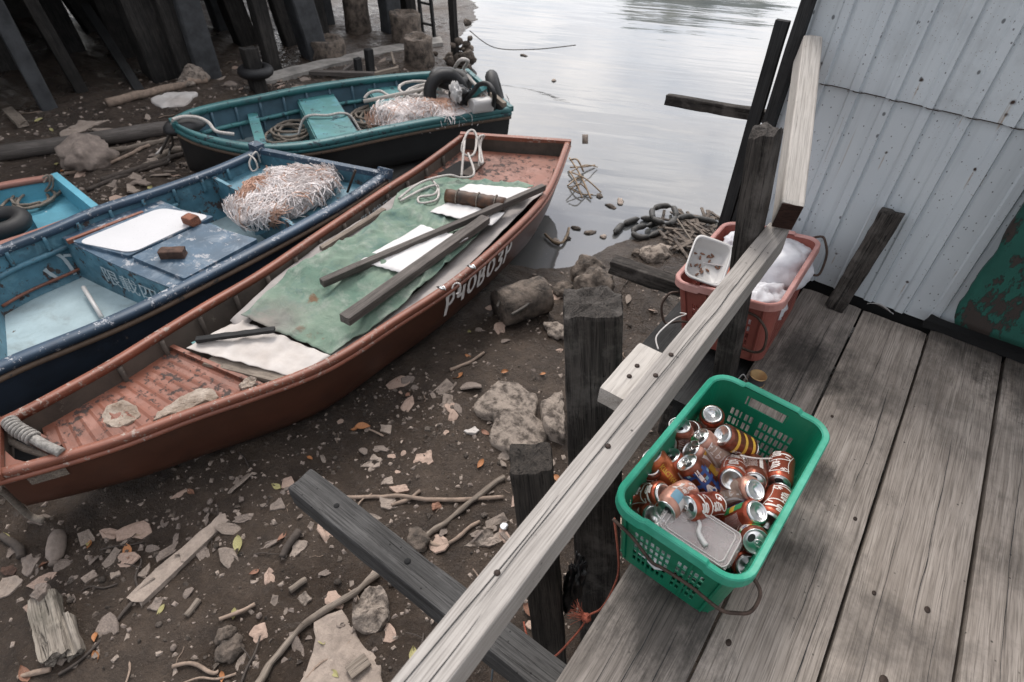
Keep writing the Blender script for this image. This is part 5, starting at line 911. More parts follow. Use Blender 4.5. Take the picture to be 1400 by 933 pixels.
def can(first, second, zf_, look, vis='top', up=-1, dents=2, depth=.25, label='', roll=0., flip=False, rnd=None):
    if rnd is None:
        a = at(*first, zf_); dr = nrm(ray(*second)); o = A(0, 0, CAMH); w = o - a; bq = w @ dr; disc = bq * bq - (w @ w - CH * CH * CS * CS); s_ = -bq + (up * -1) * math.sqrt(max(disc, 0)); e = o + dr * s_
    else: a, e = rnd
    ax = nrm(e - a)
    if vis == 'top': org, Zx = a + ax * CH * CS, -ax
    else: org, Zx = a, ax
    up_ = A(0, 0, 1) if abs(Zx[2]) < .9 else A(0, -1, 0); vw = nrm(A(0, 0, CAMH) - (a + e) / 2); fx = nrm(vw - Zx * (vw @ Zx)); Xx = math.cos(roll) * fx + math.sin(roll) * np.cross(Zx, fx); Yx = np.cross(Zx, Xx); Mx = np.c_[Xx * CS, Yx * CS, Zx * CS, org]
    ds = [(RNG.uniform(-1.6, 1.6), RNG.uniform(.03, .09), depth * RNG.uniform(.8, 1.7), RNG.uniform(.35, .8), RNG.uniform(.012, .03)) for _ in range(dents)]; bend = RNG.uniform(-1, 1, 2) * .05 * (depth > .2)
    def fn(V):
        V = np.array(V); th = np.arctan2(V[:, 1], V[:, 0]); k = np.ones(len(V)); ed = np.clip(np.minimum(V[:, 2] - .006, CH - .010 - V[:, 2]) / .02, 0, 1)
        for t, z, dp_, wt, wz_ in ds: da = (th - t + math.pi) % (2 * math.pi) - math.pi; k -= dp_ * ed * np.exp(-np.abs(da / wt) ** 1.5 - np.abs((V[:, 2] - z) / wz_) ** 1.5)
        V[:, :2] *= np.maximum(k, .3)[:, None]; V[:, 0] += bend[0] * np.sin(V[:, 2] / CH * math.pi) * .3 ; V[:, 1] += bend[1] * np.sin(V[:, 2] / CH * math.pi) * .3; return V
    root = thing('drink_can', label, 'can', org if org[2] < e[2] else e, 'empty drink cans in the green crate')
    zz = np.linspace(.012, .102, 22); prof = [(.0255, .0035), (.029, .007), (CR, .012)] + [(CR, z) for z in zz[1:-1]] + [(CR, .102), (.0315, .108), (.0275, .1145)]
    b = MB(); b.lathe(prof, 36, M=Mx, fn=fn); b.f = b.f[:-2]; b.m = b.m[:-2]; b.sm = b.sm[:-2]; part('body', b, M[look[0]], root)
    b = MB(); b.lathe([(.0262, .1135), (.0282, .1150), (.0286, .1175), (.0276, .1186), (.0264, .1180), (.0258, .1130), (.0245, .1120), (.0235, .1145), (.0005, .1146)], 30, M=Mx, fn=fn); top = part('lid', b, M['alu'], root)
    b = MB(); b.lathe([(.0285, .0062), (.0262, .0032), (.0244, .0002), (.0228, -.0002), (.0215, .0024), (.018, .0062), (.011, .0088), (.0005, .0098)], 30, M=Mx); part('base', b, M['alu'], root)
    if vis == 'top':
        b = MB(); t = np.linspace(0, 2 * math.pi, 21)[:-1]; P = np.c_[.0115 + .0075 * np.cos(t), .0105 * np.sin(t), np.full(20, .1151)]; b.add(P @ Mx[:, :3].T + Mx[:, 3], [tuple(range(20))]); part('opening', b, M['aludark'], top)
        P = np.c_[-.008 + .010 * np.cos(t), .0075 * np.sin(t), np.full(20, .1168)]; b = MB(); b.tube(P @ Mx[:, :3].T + Mx[:, 3], .0017, 6, closed=True); P2 = np.c_[-.0015 + .0035 * np.cos(t), .0035 * np.sin(t), np.full(20, .1168)]; b.tube(P2 @ Mx[:, :3].T + Mx[:, 3], .0014, 5, closed=True); part('pull_tab', b, M['alu'], top)
    def sf(t0, z0, tw, zh, axial=True, fl=False):                   # unit box -> can surface; axial writing runs along the can
        def f(x, y, l):
            if fl: x, y = 1 - x, 1 - y
            th, z = (t0 + tw * (y - .5), z0 + zh * (x - .5)) if axial else (t0 + tw * (x - .5), z0 + zh * (y - .5))
            p = fn(np.array([[(CR + .0006) * math.cos(th), (CR + .0006) * math.sin(th), z]]))[0]; return Mx[:, :3] @ p + Mx[:, 3]
        return f
    def patch(nm, cells, mat):
        b = MB()
        for t0, t1, z0, z1 in cells:
            b.grid(np.array([[sf(0, 0, 1, 1, False)(t0 + (t1 - t0) * i / 6 + .5, z0 + (z1 - z0) * j / 5 + .5, 0) for j in range(6)] for i in range(7)]), 0, True)
        part(nm, b, M[mat], root)
    def wide(nm, lines, f, w, mat): part(nm, ribbons(lines, f, w, 1), M[mat], root)
    k = look[1]
    if k in ('cola', 'colaflag'):
        wide('script_lettering', COLA, sf(.10, .058, 1.5, .092, True, flip), .0036, 'inkw'); wide('small_print', [[(0, y), (1, y)] for y in (0, .5, 1)], sf(1.35, .06, .25, .03, True), .0008, 'inkw')
        patch('barcode', [(1.75, 2.25, .02, .045)], 'inkw'); patch('barcode_bars', [(1.78 + i * .07, 1.81 + i * .07, .022, .043) for i in range(6)], 'inkk') if 0 else None
        wide('swash', [[(0, .2), (.4, .0), (.7, .3), (1, .9)]], sf(-.75, .058, .45, .085, True, flip), .0022, 'inkw')
        if k == 'colaflag': patch('green_panel', [(-1.5, -.8, .085, .101), (-.1, .5, .088, .101)], 'inkg'); patch('yellow_panel', [(-.8, -.45, .088, .1), (.5, .7, .088, .1)], 'inky'); patch('blue_panel', [(-.45, -.1, .09, .1)], 'inkb')
    elif k == 'print':
        wide('small_print', [[(0, y), (1, y)] for y in np.linspace(0, 1, 12)], sf(.1, .062, 1.2, .05, False), .0010, 'inkw'); patch('barcode', [(-.95, -.65, .03, .09)], 'inkw')
        patch('green_panel', [(.9, 1.5, .018, .05), (.9, 1.5, .07, .095)], 'inkg'); patch('yellow_panel', [(.9, 1.5, .05, .07)], 'inky'); patch('blue_panel', [(1.5, 1.9, .02, .09)], 'inkb')
    elif k == 'yellow':
        wide('yellow_lettering', [[(x + .02, .1), (x + .03, .9)] if i % 3 else [(x, .1), (x + .06, .5), (x, .9)] for i, x in enumerate(np.linspace(0, .93, 11))] + [[(0, .5), (.3, .5)], [(.5, .2), (.8, .2)], [(.4, .85), (.6, .85)]], sf(.1, .06, .55, .078, True, flip), .0030, 'inky')
        patch('dark_band', [(-1.2, 1.4, .013, .022)], 'inkk')
    elif k == 'check':
        cells = [(-1.1 + .28 * i, -1.1 + .28 * (i + 1), .014 + .0095 * j, .014 + .0095 * (j + 1)) for i in range(8) for j in range(9) if (i * 5 + j * 3 + i * j) % 3 == 0]; patch('blue_squares', cells, 'inkb')
        cells = [(-1.1 + .28 * i, -1.1 + .28 * (i + 1), .014 + .0095 * j, .014 + .0095 * (j + 1)) for i in range(8) for j in range(9) if (i * 3 + j * 5 + i * j) % 7 == 2]; patch('teal_squares', cells, 'inkt')
        wide('white_emblem', [[(.5, .1), (.2, .2), (.2, .45), (.5, .5), (.8, .45), (.8, .2), (.5, .1)], [(.3, .55), (.5, .9), (.7, .55)], [(.5, .3), (.5, .8)]], sf(.1, .035, 1.0, .04, False), .0048, 'inkw'); wide('script_lettering', COLA, sf(.1, .085, .3, .036, False), .0016, 'inkw')
    elif k == 'stripe':
        b = MB()
        for s0 in (.2, .5, .8): b.grid(np.array([[sf(.0, .06, 2.2, .1, True)(s0 + w + .18 * (y - .5), y, 0) for y in np.linspace(0, 1, 16)] for w in (0, .05, .10)]), 0, True)
        part('yellow_stripes', b, M['inky'], root); wide('white_lettering', [[(.1, .3), (.2, .9), (.3, .3)], [(.4, .9), (.42, .3), (.6, .3)], [(.7, .9), (.7, .3)], [(.8, .3), (.95, .6), (.8, .9)]], sf(.75, .06, .5, .05, True, flip), .0035, 'inkw')
    elif k == 'pale':
        b = MB(); b.grid(np.array([[sf(.2, .06, 1.9, .075, True)(x, y * (.8 + .2 * math.sin(x * 5)), 0) for y in np.linspace(0, 1, 14)] for x in np.linspace(0, 1, 14)]), 0, True); part('pink_panel', b, M['chip2'], root)
        wide('white_lettering', [[(.02, .1), (.10, .9), (.18, .1)], [(.05, .4), (.15, .4)], [(.28, .1), (.28, .9)], [(.22, .9), (.36, .9)], [(.48, .1), (.48, .9), (.6, .6), (.48, .5)], [(.7, .1), (.7, .9)], [(.7, .9), (.84, .9)], [(.7, .5), (.8, .5)], [(.9, .1), (.98, .9)]], sf(.1, .06, .8, .085, True, flip), .0042, 'inkw')
        wide('swash', [[(0, .1), (.4, .6), (1, .9)]], sf(-.6, .06, .7, .09, True), .006, 'inkw')
    elif k == 'tri':
        patch('teal_panel', [(-.3, .5, .07, .1)], 'inkt'); patch('white_panel', [(-.9, -.3, .05, .1), (.5, .9, .03, .07)], 'inkw'); wide('script_lettering', COLA, sf(.1, .04, .6, .05, True), .002, 'inkw')
    elif k == 'torn':
        patch('yellow_panel', [(-.9, -.2, .02, .05), (.2, .9, .06, .095)], 'inky'); patch('white_panel', [(-.2, .3, .03, .09)], 'inkw')
    return root
CANS = [((909, 676), (863, 681), .215, ('can', 'cola'), 'bottom', -1, 2, .2, 'red can at the near left corner, domed base to the right, white script', .1, True),
 ((888, 637), (884, 664), .20, ('cand', 'colaflag'), 'bottom', -1, 0, .1, 'can standing upside down against the left wall, green patch at its side', .2, False),
 ((890, 622), (924, 664), .215, ('canb', 'yellow'), 'top', -1, 1, .15, 'orange brown can with yellow lettering leaning at the left wall', .0, False),
 ((938, 631), (974, 675), .225, ('cand', 'check'), 'top', -1, 1, .15, 'can with blue and brown checks and a white emblem in the middle of the heap', .0, False),
 ((915, 622), (940, 668), .19, ('can', 'torn'), 'top', -1, 2, .3, 'squashed can wedged between the yellow lettered and the checked can', .2, False),
 ((955, 597), (992, 634), .225, ('canp', 'pale'), 'top', -1, 1, .2, 'pale pink banded can between the checked can and the striped one', .0, True),
 ((943, 614), (984, 648), .20, ('canp', 'torn'), 'top', -1, 3, .35, 'torn can with white and yellow panels under the pale banded can', .0, False),
 ((986, 594), (1026, 615), .245, ('cand', 'stripe'), 'bottom', -1, 0, .1, 'dark can with yellow diagonal stripes at the back of the heap', .0, False),
 ((974, 566), (969, 592), .235, ('can', 'cola'), 'bottom', -1, 0, .1, 'can standing upside down at the far wall with its round base on top', .1, True),
 ((929, 580), (926, 622), .235, ('cand', 'print'), 'top', -1, 3, .4, 'dented upright can at the far left of the heap, its opened top showing', .1, False),
 ((943, 586), (946, 612), .215, ('cand', 'check'), 'bottom', -1, 1, .2, 'can half hidden behind the dented upright can, base up', .1, False),
 ((938, 695), (982, 690), .225, ('can', 'cola'), 'top', -1, 2, .2, 'red can with opened top facing left, lying just above the clear box', .1, False),
 ((1037, 700), (995, 716), .235, ('can', 'print'), 'bottom', -1, 1, .15, 'red can covered in small print with a green edge, base to the right', -.2, False),
 ((1034, 670), (990, 682), .245, ('canp', 'pale'), 'bottom', -1, 2, .25, 'faded can with big white capitals lying above the small print can', .0, True),
 ((1000, 657), (1005, 636), .225, ('can', 'cola'), 'bottom', -1, 0, .1, 'can whose shiny domed base faces the camera in the middle of the heap', .1, False),
 ((1031, 661), (1030, 634), .215, ('cand', 'print'), 'top', -1, 1, .2, 'can with its opened dark top tilted forward below the striped can', .2, False),
 ((1064, 664), (1069, 628), .20, ('can', 'cola'), 'top', -1, 1, .15, 'upper can with white script by the right hand wall', .0, True),
 ((1050, 714), (1068, 672), .20, ('can', 'cola'), 'bottom', -1, 1, .15, 'lower can with white script by the right hand wall, base towards the camera', .0, True),
 ((1034, 741), (1019, 724), .215, ('cand', 'colaflag'), 'top', -1, 0, .1, 'dark can whose opened top and ring face the camera, near right corner', .2, False),
 ((1023, 775), (1003, 756), .135, ('can', 'cola'), 'bottom', -1, 1, .15, 'lowest can in the near right corner below the clear box', .0, True),
 ((908, 702), (945, 672), .20, ('canp', 'tri'), 'top', -1, 2, .3, 'faded can with pale blue and white panels behind the near left can', .0, False),
 ((895, 706), (884, 690), .17, ('can', 'print'), 'bottom', -1, 1, .2, 'can showing only its silver base beside the near left corner can', .0, False),
 ((1006, 632), (1020, 648), .18, ('cand', 'cola'), 'top', -1, 2, .3, 'dark crumpled can deep between the striped can and the domed base', .0, False)]
for c in CANS: can(c[0], c[1], c[2] + .02, c[3], c[4], c[5], c[6], c[7], c[8], c[9], c[10])
for k in range(16):                                                  # the buried layer, seen through the lattice
    x, y = RNG.uniform(-.10, .10), RNG.uniform(-.22, .2); z = .05 + .065 * (k % 2); th = RNG.rand() * 6.28; a_ = gp(x, y, z) - A(math.cos(th), math.sin(th), RNG.uniform(-.3, .3)) * .06; e_ = gp(x, y, z) + A(math.cos(th), math.sin(th), 0) * .06
    can(None, None, 0, ('can' if k % 2 else 'cand', 'none'), 'bottom', -1, 1, .2, 'buried reddish drink can under the top layer of the green crate', 0, False, (a_, e_))
tr = np.array([at(x, y, .215) for x, y in ((906, 709), (934, 701), (1005, 741), (984, 760))]); cc = tr.mean(0); Xb = nrm(tr[2] - tr[1] + tr[3] - tr[0]); Zb = nrm(A(.05, -.15, 1)); Yb = np.cross(Zb, Xb); Xb = np.cross(Yb, Zb)
fb_ = tub('food_box', cc - Zb * .05, np.c_[Xb, Yb, Zb], .185, .105, .055, 'film', 'cloudy clear plastic box lying on the cans at the near end of the green crate', .88)
b = MB(); b.box(cc + Zb * .006, (.19, .11, .002), np.c_[Xb, Yb, Zb]); part('lid', b, M['film'], fb_); b = MB()
for k_ in (1., .86): b.tube(resample(np.array([cc + Zb * .008 + Xb * x * .094 * k_ + Yb * y * .054 * k_ for x, y in ((-1, -.8), (-.9, -1), (.9, -1), (1, -.8), (1, .8), (.9, 1), (-.9, 1), (-1, .8), (-1, -.8))]), 60)[:-1], .0022, 6, closed=True)
part('lid_rim', b, M['clear'], fb_); b = MB(); b.tube(catmull([cc + Zb * .010 + Xb * x + Yb * y for x, y in ((-.04, .035), (-.01, .015), (.0, -.01), (.03, -.03))], 5), [.004 + .004 * t for t in np.linspace(0, 1, 16)], 8); part('white_smear', b, M['jug'], fb_)
bag(gp(-.03, -.20, .10), (.24, .14, .13), 'bag', 'white bag seen through the near lattice of the green crate', None, .25, 2.6)
b = MB(); b.tube(catmull([at(1012, 623, .25), at(1035, 627, .24), at(1058, 627, .215)], 5), .0024, 6); single('drinking_straw', b, M['inkw'], 'white drinking straw between the striped can and the upper right can', 'straw')
tn = thing('tin_can', 'small gold lidded tin standing on the deck behind the green crate', 'tin', at(1036, 520, 0)); p = at(1033, 523, 0); Mx = np.c_[np.eye(3), p]
b = MB(); b.lathe([(.030, .0), (.031, .002), (.030, .004), (.030, .034), (.031, .036)], 24, M=Mx); part('body', b, M['tinlabel'], tn); b = MB(); b.lathe([(.0315, .036), (.0322, .038), (.031, .040), (.0285, .0385), (.0005, .0385)], 24, M=Mx); part('lid', b, M['gold'], tn); b = MB(); b.lathe([(.0322, -.0), (.0325, .0015), (.0315, .003)], 24, M=Mx); part('base_ring', b, M['gold'], tn)
b = MB(); b.tube(catmull([at(1008, 520, .004), at(1016, 512, .03), at(1022, 520, .004), at(1026, 514, .012)], 5), .002, 5); single('cord_scrap', b, M['cord'], 'scrap of white cord beside the gold tin', 'cord')
# cords round the posts
P = catmull([aty(900, 478, 1.55), aty(897, 462, 1.6), aty(908, 448, 1.65), aty(925, 435, 1.75), aty(938, 430, 1.85), aty(930, 428, 1.9)], 8); rope('loose_string', P, .0028, 'cord', 'thin white cord hanging from the red crate behind the rail', 5)
P = catmull([gp(-g_hx * .95, -g_hy * .98, .2), aty(846, 775, 1.0), aty(838, 805, .99), aty(822, 832, .97), aty(805, 842, .95), aty(795, 858, .93), aty(780, 876, .85), aty(757, 898, .80), aty(740, 892, .80), aty(722, 872, .81), aty(716, 850, .84)], 8); rope('red_twine', P, .0036, 'string', 'red twine tied from the green crate round the short post', 6)
b = MB(); kp = aty(802, 845, .948); b.blob(kp, (.035, .03, .03), .35, 3, 8)
for k in range(26): d = nrm(A(-1, RNG.normal(0, .4), RNG.normal(0, .4))); b.tube(catmull([kp, kp + d * .03 + RNG.normal(0, .004, 3), kp + d * .06 + RNG.normal(0, .008, 3)], 3), .0009, 3)
single('twine_knot', b, M['string'], 'frayed knot in the red twine beside the deck edge', 'knot')
P = catmull([aty(672, 930, .6), aty(676, 905, .62), aty(690, 878, .66), aty(705, 866, .74), aty(716, 866, .82)], 8); rope('grey_cable', P, .004, 'wireblue', 'grey cable curving past the short post at the picture bottom', 6)
bag(aty(785, 800, 1.05), (.07, .10, .34), 'black', 'crumpled black plastic bag between the two near posts', None, .4, 3.2, 24)
# ------------------------------------------------------------------ litter on the mud
def inside(poly, x, y):
    c = False; j = len(poly) - 1
    for i in range(len(poly)):
        if (poly[i][1] > y) != (poly[j][1] > y) and x < (poly[j][0] - poly[i][0]) * (y - poly[i][1]) / (poly[j][1] - poly[i][1]) + poly[i][0]: c = not c
        j = i
    return c
FOOT = [red.foot, blu.foot, tea.foot, sm.foot]
def free(x, y): return float(land(x, y)) > .12 and not any(inside(f, x, y) for f in FOOT) and not (x > -.25)
def flake(pts, z0, th, mat, name, label, cat, curl=.0, group=None, zfix=None):
    """irregular flat piece given by its outline in the photograph, on the mud"""
    P = np.array([atg(*p) if zfix is None else at(*p, zfix) for p in pts]); c = P.mean(0); sz = np.linalg.norm(P - c, axis=1).mean(); n = 40; Q = resample(np.r_[P, P[:1]], n + 1)[:-1]; Q = Q * .75 + (np.roll(Q, 1, 0) + np.roll(Q, -1, 0)) * .125; off = RNG.rand(3) * 20; jg = min(sz, .22)
    Q[:, :2] += np.c_[fbm(Q * 1.6 / jg + off, 1., 4, .6), fbm(Q * 1.6 / jg - off, 1., 4, .6)] * .10 * jg
    V = []; ks = [(1.0, -.025), (1.0, th * .5), (.97, th * .95)] + [(k_, th * (1.0 + .25 * (1 - k_))) for k_ in (.9, .78, .62, .46, .3, .14)]; tl = RNG.normal(0, .07, 2)
    for k, z in ks:
        q = c + (Q - c) * k; d = q - c; q[:, 2] = Q[:, 2] * .4 + c[2] * .6 + z + z0 + (d[:, :2] @ tl if sz < .12 else 0) + ((fbm(q * A(1, 1, 0) * 1.1 / jg + off, 1., 5, .62) * min(th * .9, .03)) if z > 0 else 0); V.append(q)
    V = np.concatenate(V + [V[-1].mean(0)[None]]); m_ = len(ks); f = [(i * n + j, i * n + (j + 1) % n, (i + 1) * n + (j + 1) % n, (i + 1) * n + j) for i in range(m_ - 1) for j in range(n)] + [((m_ - 1) * n + j, (m_ - 1) * n + (j + 1) % n, m_ * n) for j in range(n)]
    a2 = sum(Q[i - 1][0] * Q[i][1] - Q[i][0] * Q[i - 1][1] for i in range(n)); f = f if a2 > 0 else [t[::-1] for t in f]
    b = MB(); b.add(V, f, 0, sz > .16); return single(name, b, M[mat], label, cat, group)
flake([(650, 556), (676, 528), (712, 531), (735, 552), (728, 575), (752, 590), (740, 622), (705, 628), (668, 606), (676, 580), (655, 575)], 0, .07, 'rock', 'mud crust', 'big pale two lobed slab of cracked mud left of the thick square post', 'mud slab').name = 'mud_slab'
flake([(735, 560), (768, 545), (770, 610), (745, 600)], 0, .09, 'rock', 'mud_slab', 'pale rough mud lump touching the thick square post', 'mud slab')
flake([(500, 812), (520, 804), (532, 830), (533, 850), (514, 868), (484, 858), (483, 846)], 0, .05, 'rock', 'mud_slab', 'crusty pale mud lump beside the broken board near the picture bottom', 'mud slab')
flake([(466, 838), (515, 905), (524, 960), (402, 960), (428, 880), (430, 852)], 0, .02, 'chip', 'broken_board', 'pale tan broken board lying on the mud at the picture bottom', 'board')
P = [atg(486, 905), atg(506, 918), atg(480, 940)]; b = MB(); b.beam(atg(478, 925) + A(0, 0, .035), atg(504, 905) + A(0, 0, .035), .07, .02, rough=.003, seg=4); single('board_offcut', b, M['drift'], 'narrow offcut lying on the pale broken board', 'board')
for (a, c, w, lab) in (((186, 822), (246, 765), .10, 'lower length of flat bleached plank pressed in the mud, bottom left'), ((250, 765), (309, 708), .075, 'upper length of flat bleached plank pressed in the mud, under the red bow')):
    b = MB(); b.beam(atg(*a) + A(0, 0, .01), atg(*c) + A(0, 0, .005), w, .03, seg=16, rough=.012, k=4, end=.03); single('bleached_plank', b, M['chip'], lab, 'plank')
for (a, c, w, h, lab) in (((68, 822), (83, 905), .105, .09, 'thick rotten grey stump lying in the mud at the lower left'), ((94, 850), (109, 898), .06, .06, 'smaller rotten splinter beside the grey stump at the lower left')):
    b = MB(); b.beam(atg(*a) + A(0, 0, .05), atg(*c) + A(0, 0, .03), w, h, seg=24, rough=.02, k=6, end=.03, ns=30); single('rotten_stump', b, M['rot'], lab, 'stump')
flake([(54, 828), (66, 812), (80, 812), (76, 822), (64, 834)], .10, .012, 'chip3', 'rubber_sole', 'curled grey shoe sole scrap on top of the rotten stump', 'sole')
p = atg(80, 753); b = MB(); d = nrm(atg(79, 762) - atg(82, 742)); _, s_, u_ = frame(d); b.lathe([(.001, -.10), (.03, -.095), (.043, -.06), (.046, 0), (.04, .05), (.022, .075), (.02, .09), (.024, .092), (.024, .10), (.001, .102)], 18, M=np.c_[s_, u_, d, p + A(0, 0, .03)]); single('old_bottle', b, M['chip3'], 'small mud coloured bottle lying at the left, right of the grey flat stones', 'bottle')
for pts, lab, mt in (([(30, 765), (42, 757), (57, 762), (40, 790), (30, 785)], 'grey flat stone leaning at the left edge', 'chip3'), ([(2, 790), (22, 788), (34, 795), (14, 815), (-6, 820)], 'pale flat stone on the left picture edge', 'chip'), ([(4, 776), (28, 770), (20, 788), (4, 788)], 'reddish brown stone on the left picture edge', 'brickd'), ([(38, 715), (50, 706), (74, 706), (66, 718)], 'grey flat plate under the bow rope', 'chip3'),
                     ([(188, 788), (206, 770), (204, 786), (196, 791)], 'triangular pale flake left of the bleached plank', 'chip'), ([(110, 792), (130, 780), (134, 788), (118, 800)], 'hooked pale flake at the left', 'chip'), ([(150, 784), (164, 780), (166, 786), (153, 794)], 'oval speckled flake at the left', 'chip'), ([(202, 834), (214, 818), (225, 817), (216, 836)], 'grey chip below the lower bleached plank', 'chip3'),
                     ([(395, 760), (406, 740), (424, 742), (400, 766)], 'pale sherd leaning on a dark stick', 'chip'), ([(405, 820), (418, 810), (427, 820), (416, 829)], 'round pale lump left of the long branch', 'rock'), ([(350, 855), (364, 852), (366, 872), (350, 880), (340, 868)], 'pinkish flake at the bottom left of the long branch', 'chip2'), ([(492, 640), (506, 630), (510, 622), (522, 628), (518, 640)], 'torn pale shard below the red hull', 'chip'),
                     ([(520, 580), (536, 582), (534, 594), (520, 590)], 'pale brown shard under the red hull', 'chip'), ([(570, 622), (590, 618), (594, 634), (575, 640), (566, 632)], 'round pale brown piece with dark spot on the open mud', 'chip2'), ([(634, 590), (650, 585), (656, 589), (650, 594), (638, 594)], 'smooth white oval shell on the open mud', 'whitecloth'), ([(525, 655), (536, 651), (538, 662), (520, 664)], 'pale chip in front of the end of the grey beam', 'chip'), ([(532, 667), (556, 662), (560, 672), (542, 676)], 'peach coloured shard in the litter', 'chip2'),
                     ([(520, 680), (550, 678), (552, 694), (522, 696)], 'square pale flake by the thin stick', 'chip'), ([(590, 690), (600, 687), (605, 695), (592, 699)], 'orange brown round flake by the thin stick', 'leafb'), ([(632, 748), (650, 724), (672, 726), (680, 742), (660, 748)], 'pale hollow crust of mud right of the grey beam', 'rock'), ([(655, 745), (685, 725), (690, 738), (668, 750)], 'pale crumpled scrap beside the short post', 'chip'), ([(370, 690), (384, 680), (392, 696), (368, 700)], 'pale plate beside the end of the grey beam', 'chip3')):
    flake(pts, .002, .007, mt, 'flat_stone', lab, 'shard')
zd = float(red.C[14, 2]) - .112
flake([(138, 574), (148, 557), (168, 548), (188, 554), (193, 570), (178, 583), (154, 587)], 0, .016, 'foam', 'foam_patch', 'smaller foam patch, standing free on the red fore deck', 'foam', zfix=zd)
flake([(208, 581), (214, 566), (238, 553), (260, 537), (290, 532), (303, 545), (272, 556), (242, 567)], 0, .020, 'foam', 'foam_patch', 'larger crusted foam patch against the near gunwale on the fore deck', 'foam', zfix=zd)
flake([(326, 530), (338, 520), (352, 520), (350, 528), (338, 534)], 0, .016, 'foam', 'foam_patch', 'small foam crust at the near gunwale beside the split plank', 'foam', zfix=zd)
# muddy rocks and logs right of the red hull
def rock(px, py, d, mat, label, dz=0, name='rock', ns=2.2, rough=.25): p = atg(px, py); b = MB(); b.blob(p + A(0, 0, d[2] * .25 + dz), d, rough, ns, 18, flat=.6, R=rot((0, 0, 1), RNG.rand() * 6), o=5); return single(name, b, M[mat], label, 'rock')
b = MB(); a, c = atg(682, 438), atg(742, 418); b.tube(np.linspace(a, c, 9) + A(0, 0, .12), .15 + .015 * RNG.rand(9), 14); single('muddy_log', b, M['rockd'], 'short thick muddy log beside the red hull near the water', 'log')
P = ropepx([(680, 420), (690, 400), (710, 396), (726, 402), (722, 416), (700, 430)], -1.28, .01); rope('looped_line', P, .012, 'ropedark', 'black cord looped over the short muddy log')
rock(802, 384, (.30, .28, .30), 'rockd', 'upper of the two stacked muddy rocks at the waterline'); rock(812, 408, (.38, .32, .34), 'rockd', 'lower of the two stacked muddy rocks, behind the thick square post'); rock(900, 350, (.34, .28, .22), 'rock', 'pale brown rock beside the dark timber stub', -.06); rock(870, 350, (.10, .09, .08), 'rockd', 'small dark rock in the water left of the timber stub')
rock(770, 400, (.2, .16, .1), 'rockd', 'low muddy lump left of the stacked rocks'); rock(760, 455, (.22, .14, .1), 'rock', 'small pale rock between the log and the thick post'); rock(122, 222, (.62, .5, .34), 'chip3', 'pale rounded boulder behind the blue boat'); rock(268, 112, (.42, .36, .3), 'rock', 'pale rock at the foot of the grey pile'); rock(255, 118, (.24, .2, .16), 'rock', 'small rock left of the pile foot rock')
rock(572, 742, (.16, .12, .09), 'rockd', 'brown knobbly stone behind the grey beam'); rock(316, 890, (.13, .10, .08), 'rockd', 'dark round stone in the roots at the bottom'); rock(310, 872, (.10, .08, .08), 'rockd', 'dark cup shaped stone near the bottom')
rock(640, 28, (.6, .5, .35), 'rockd', 'rubble mound behind the slim mooring post') if 0 else None
# float line
def chain(pts, zz, label, r=.031):
    P = resample(catmull([at(x, y, zz) for x, y in pts], 8), max(6, int(len(pts) * 26))); L = np.r_[0, np.cumsum(np.linalg.norm(np.diff(P, axis=0), axis=1))]; s_ = np.abs(np.sin(L / .22 * math.pi)); b = MB(); b.tube(P, r * (.35 + .65 * np.minimum(1, s_ * 1.8)), 9); single('float_line', b, M['float'], label, 'float line')
chain([(840, 319), (850, 308), (864, 302), (874, 299)], WZ + .03, 'straight string of black floats lying furthest left in the water'); chain([(893, 300), (892, 288), (904, 282), (920, 284), (924, 296), (916, 306), (904, 304), (893, 300)], WZ + .12, 'upper loop of black floats at the water edge')
chain([(906, 302), (890, 308), (870, 312), (866, 320), (880, 325), (900, 318), (912, 308)], WZ + .06, 'lower loop of black floats at the water edge'); chain([(876, 298), (893, 300)], WZ + .03, 'short pair of black floats left of the upper loop'); chain([(925, 300), (940, 296), (960, 300), (980, 304)], WZ + .12, 'row of black floats running behind the tall post')
b = MB()
pl = MB()
for k in range(60): q = atg(RNG.uniform(905, 985), RNG.uniform(296, 345)); d = A(*RNG.normal(0, 1, 2), 0); d = nrm(d) * RNG.uniform(.05, .16); pl.beam(q - d + A(0, 0, .02), q + d + A(0, 0, .03 + .03 * RNG.rand()), .03, .014)
single('driftwood_scraps', pl, M['rockd'], 'mat of dark wood scraps on the mud behind the red crate', 'debris', kind='stuff')
P = ropepx([(926, 300), (938, 318), (950, 338), (944, 352)], -1.36, .01); rope('thin_cord', P, .009, 'ropetan', 'thin tan cord running down over the wood scraps', 5)
# reeds caught at the stern of the red boat
for k in range(9):
    a = at(778 + RNG.uniform(-3, 4), RNG.uniform(215, 262), WZ + .09); e = at(800 + RNG.uniform(-14, 26), RNG.uniform(226, 272), WZ + .02); mid = (a + e) / 2 + A(0, 0, RNG.uniform(-.04, .08)); b = MB(); b.tube(catmull([a, mid, e], 6), RNG.uniform(.006, .013), 5); single('dry_reed', b, M['reed'], 'dry straw coloured reed caught behind the red boat stern', 'reed', 'dry reeds behind the red stern')
for k, (x, y) in enumerate(((825, 324), (787, 312), (776, 326), (760, 330), (806, 318), (820, 268), (848, 276), (835, 282), (716, 76), (757, 440 - 330))):
    q = at(x, y, WZ + .006); b = MB(); b.blob(q, (RNG.uniform(.06, .16), .07, .03), .4, 3, 7, flat=.2, R=rot((0, 0, 1), RNG.rand() * 6)); single('floating_scrap', b, M['rockd' if k % 3 else 'chip'], 'small scrap of dark debris floating on the water', 'litter', 'scraps floating on the water')
P = ropepx([(745, 320), (756, 330), (768, 332), (775, 322), (778, 312)], WZ + .03, .01); rope('curved_stem', P, .014, 'reed', 'curved tan stem floating beside the red hull', 5)
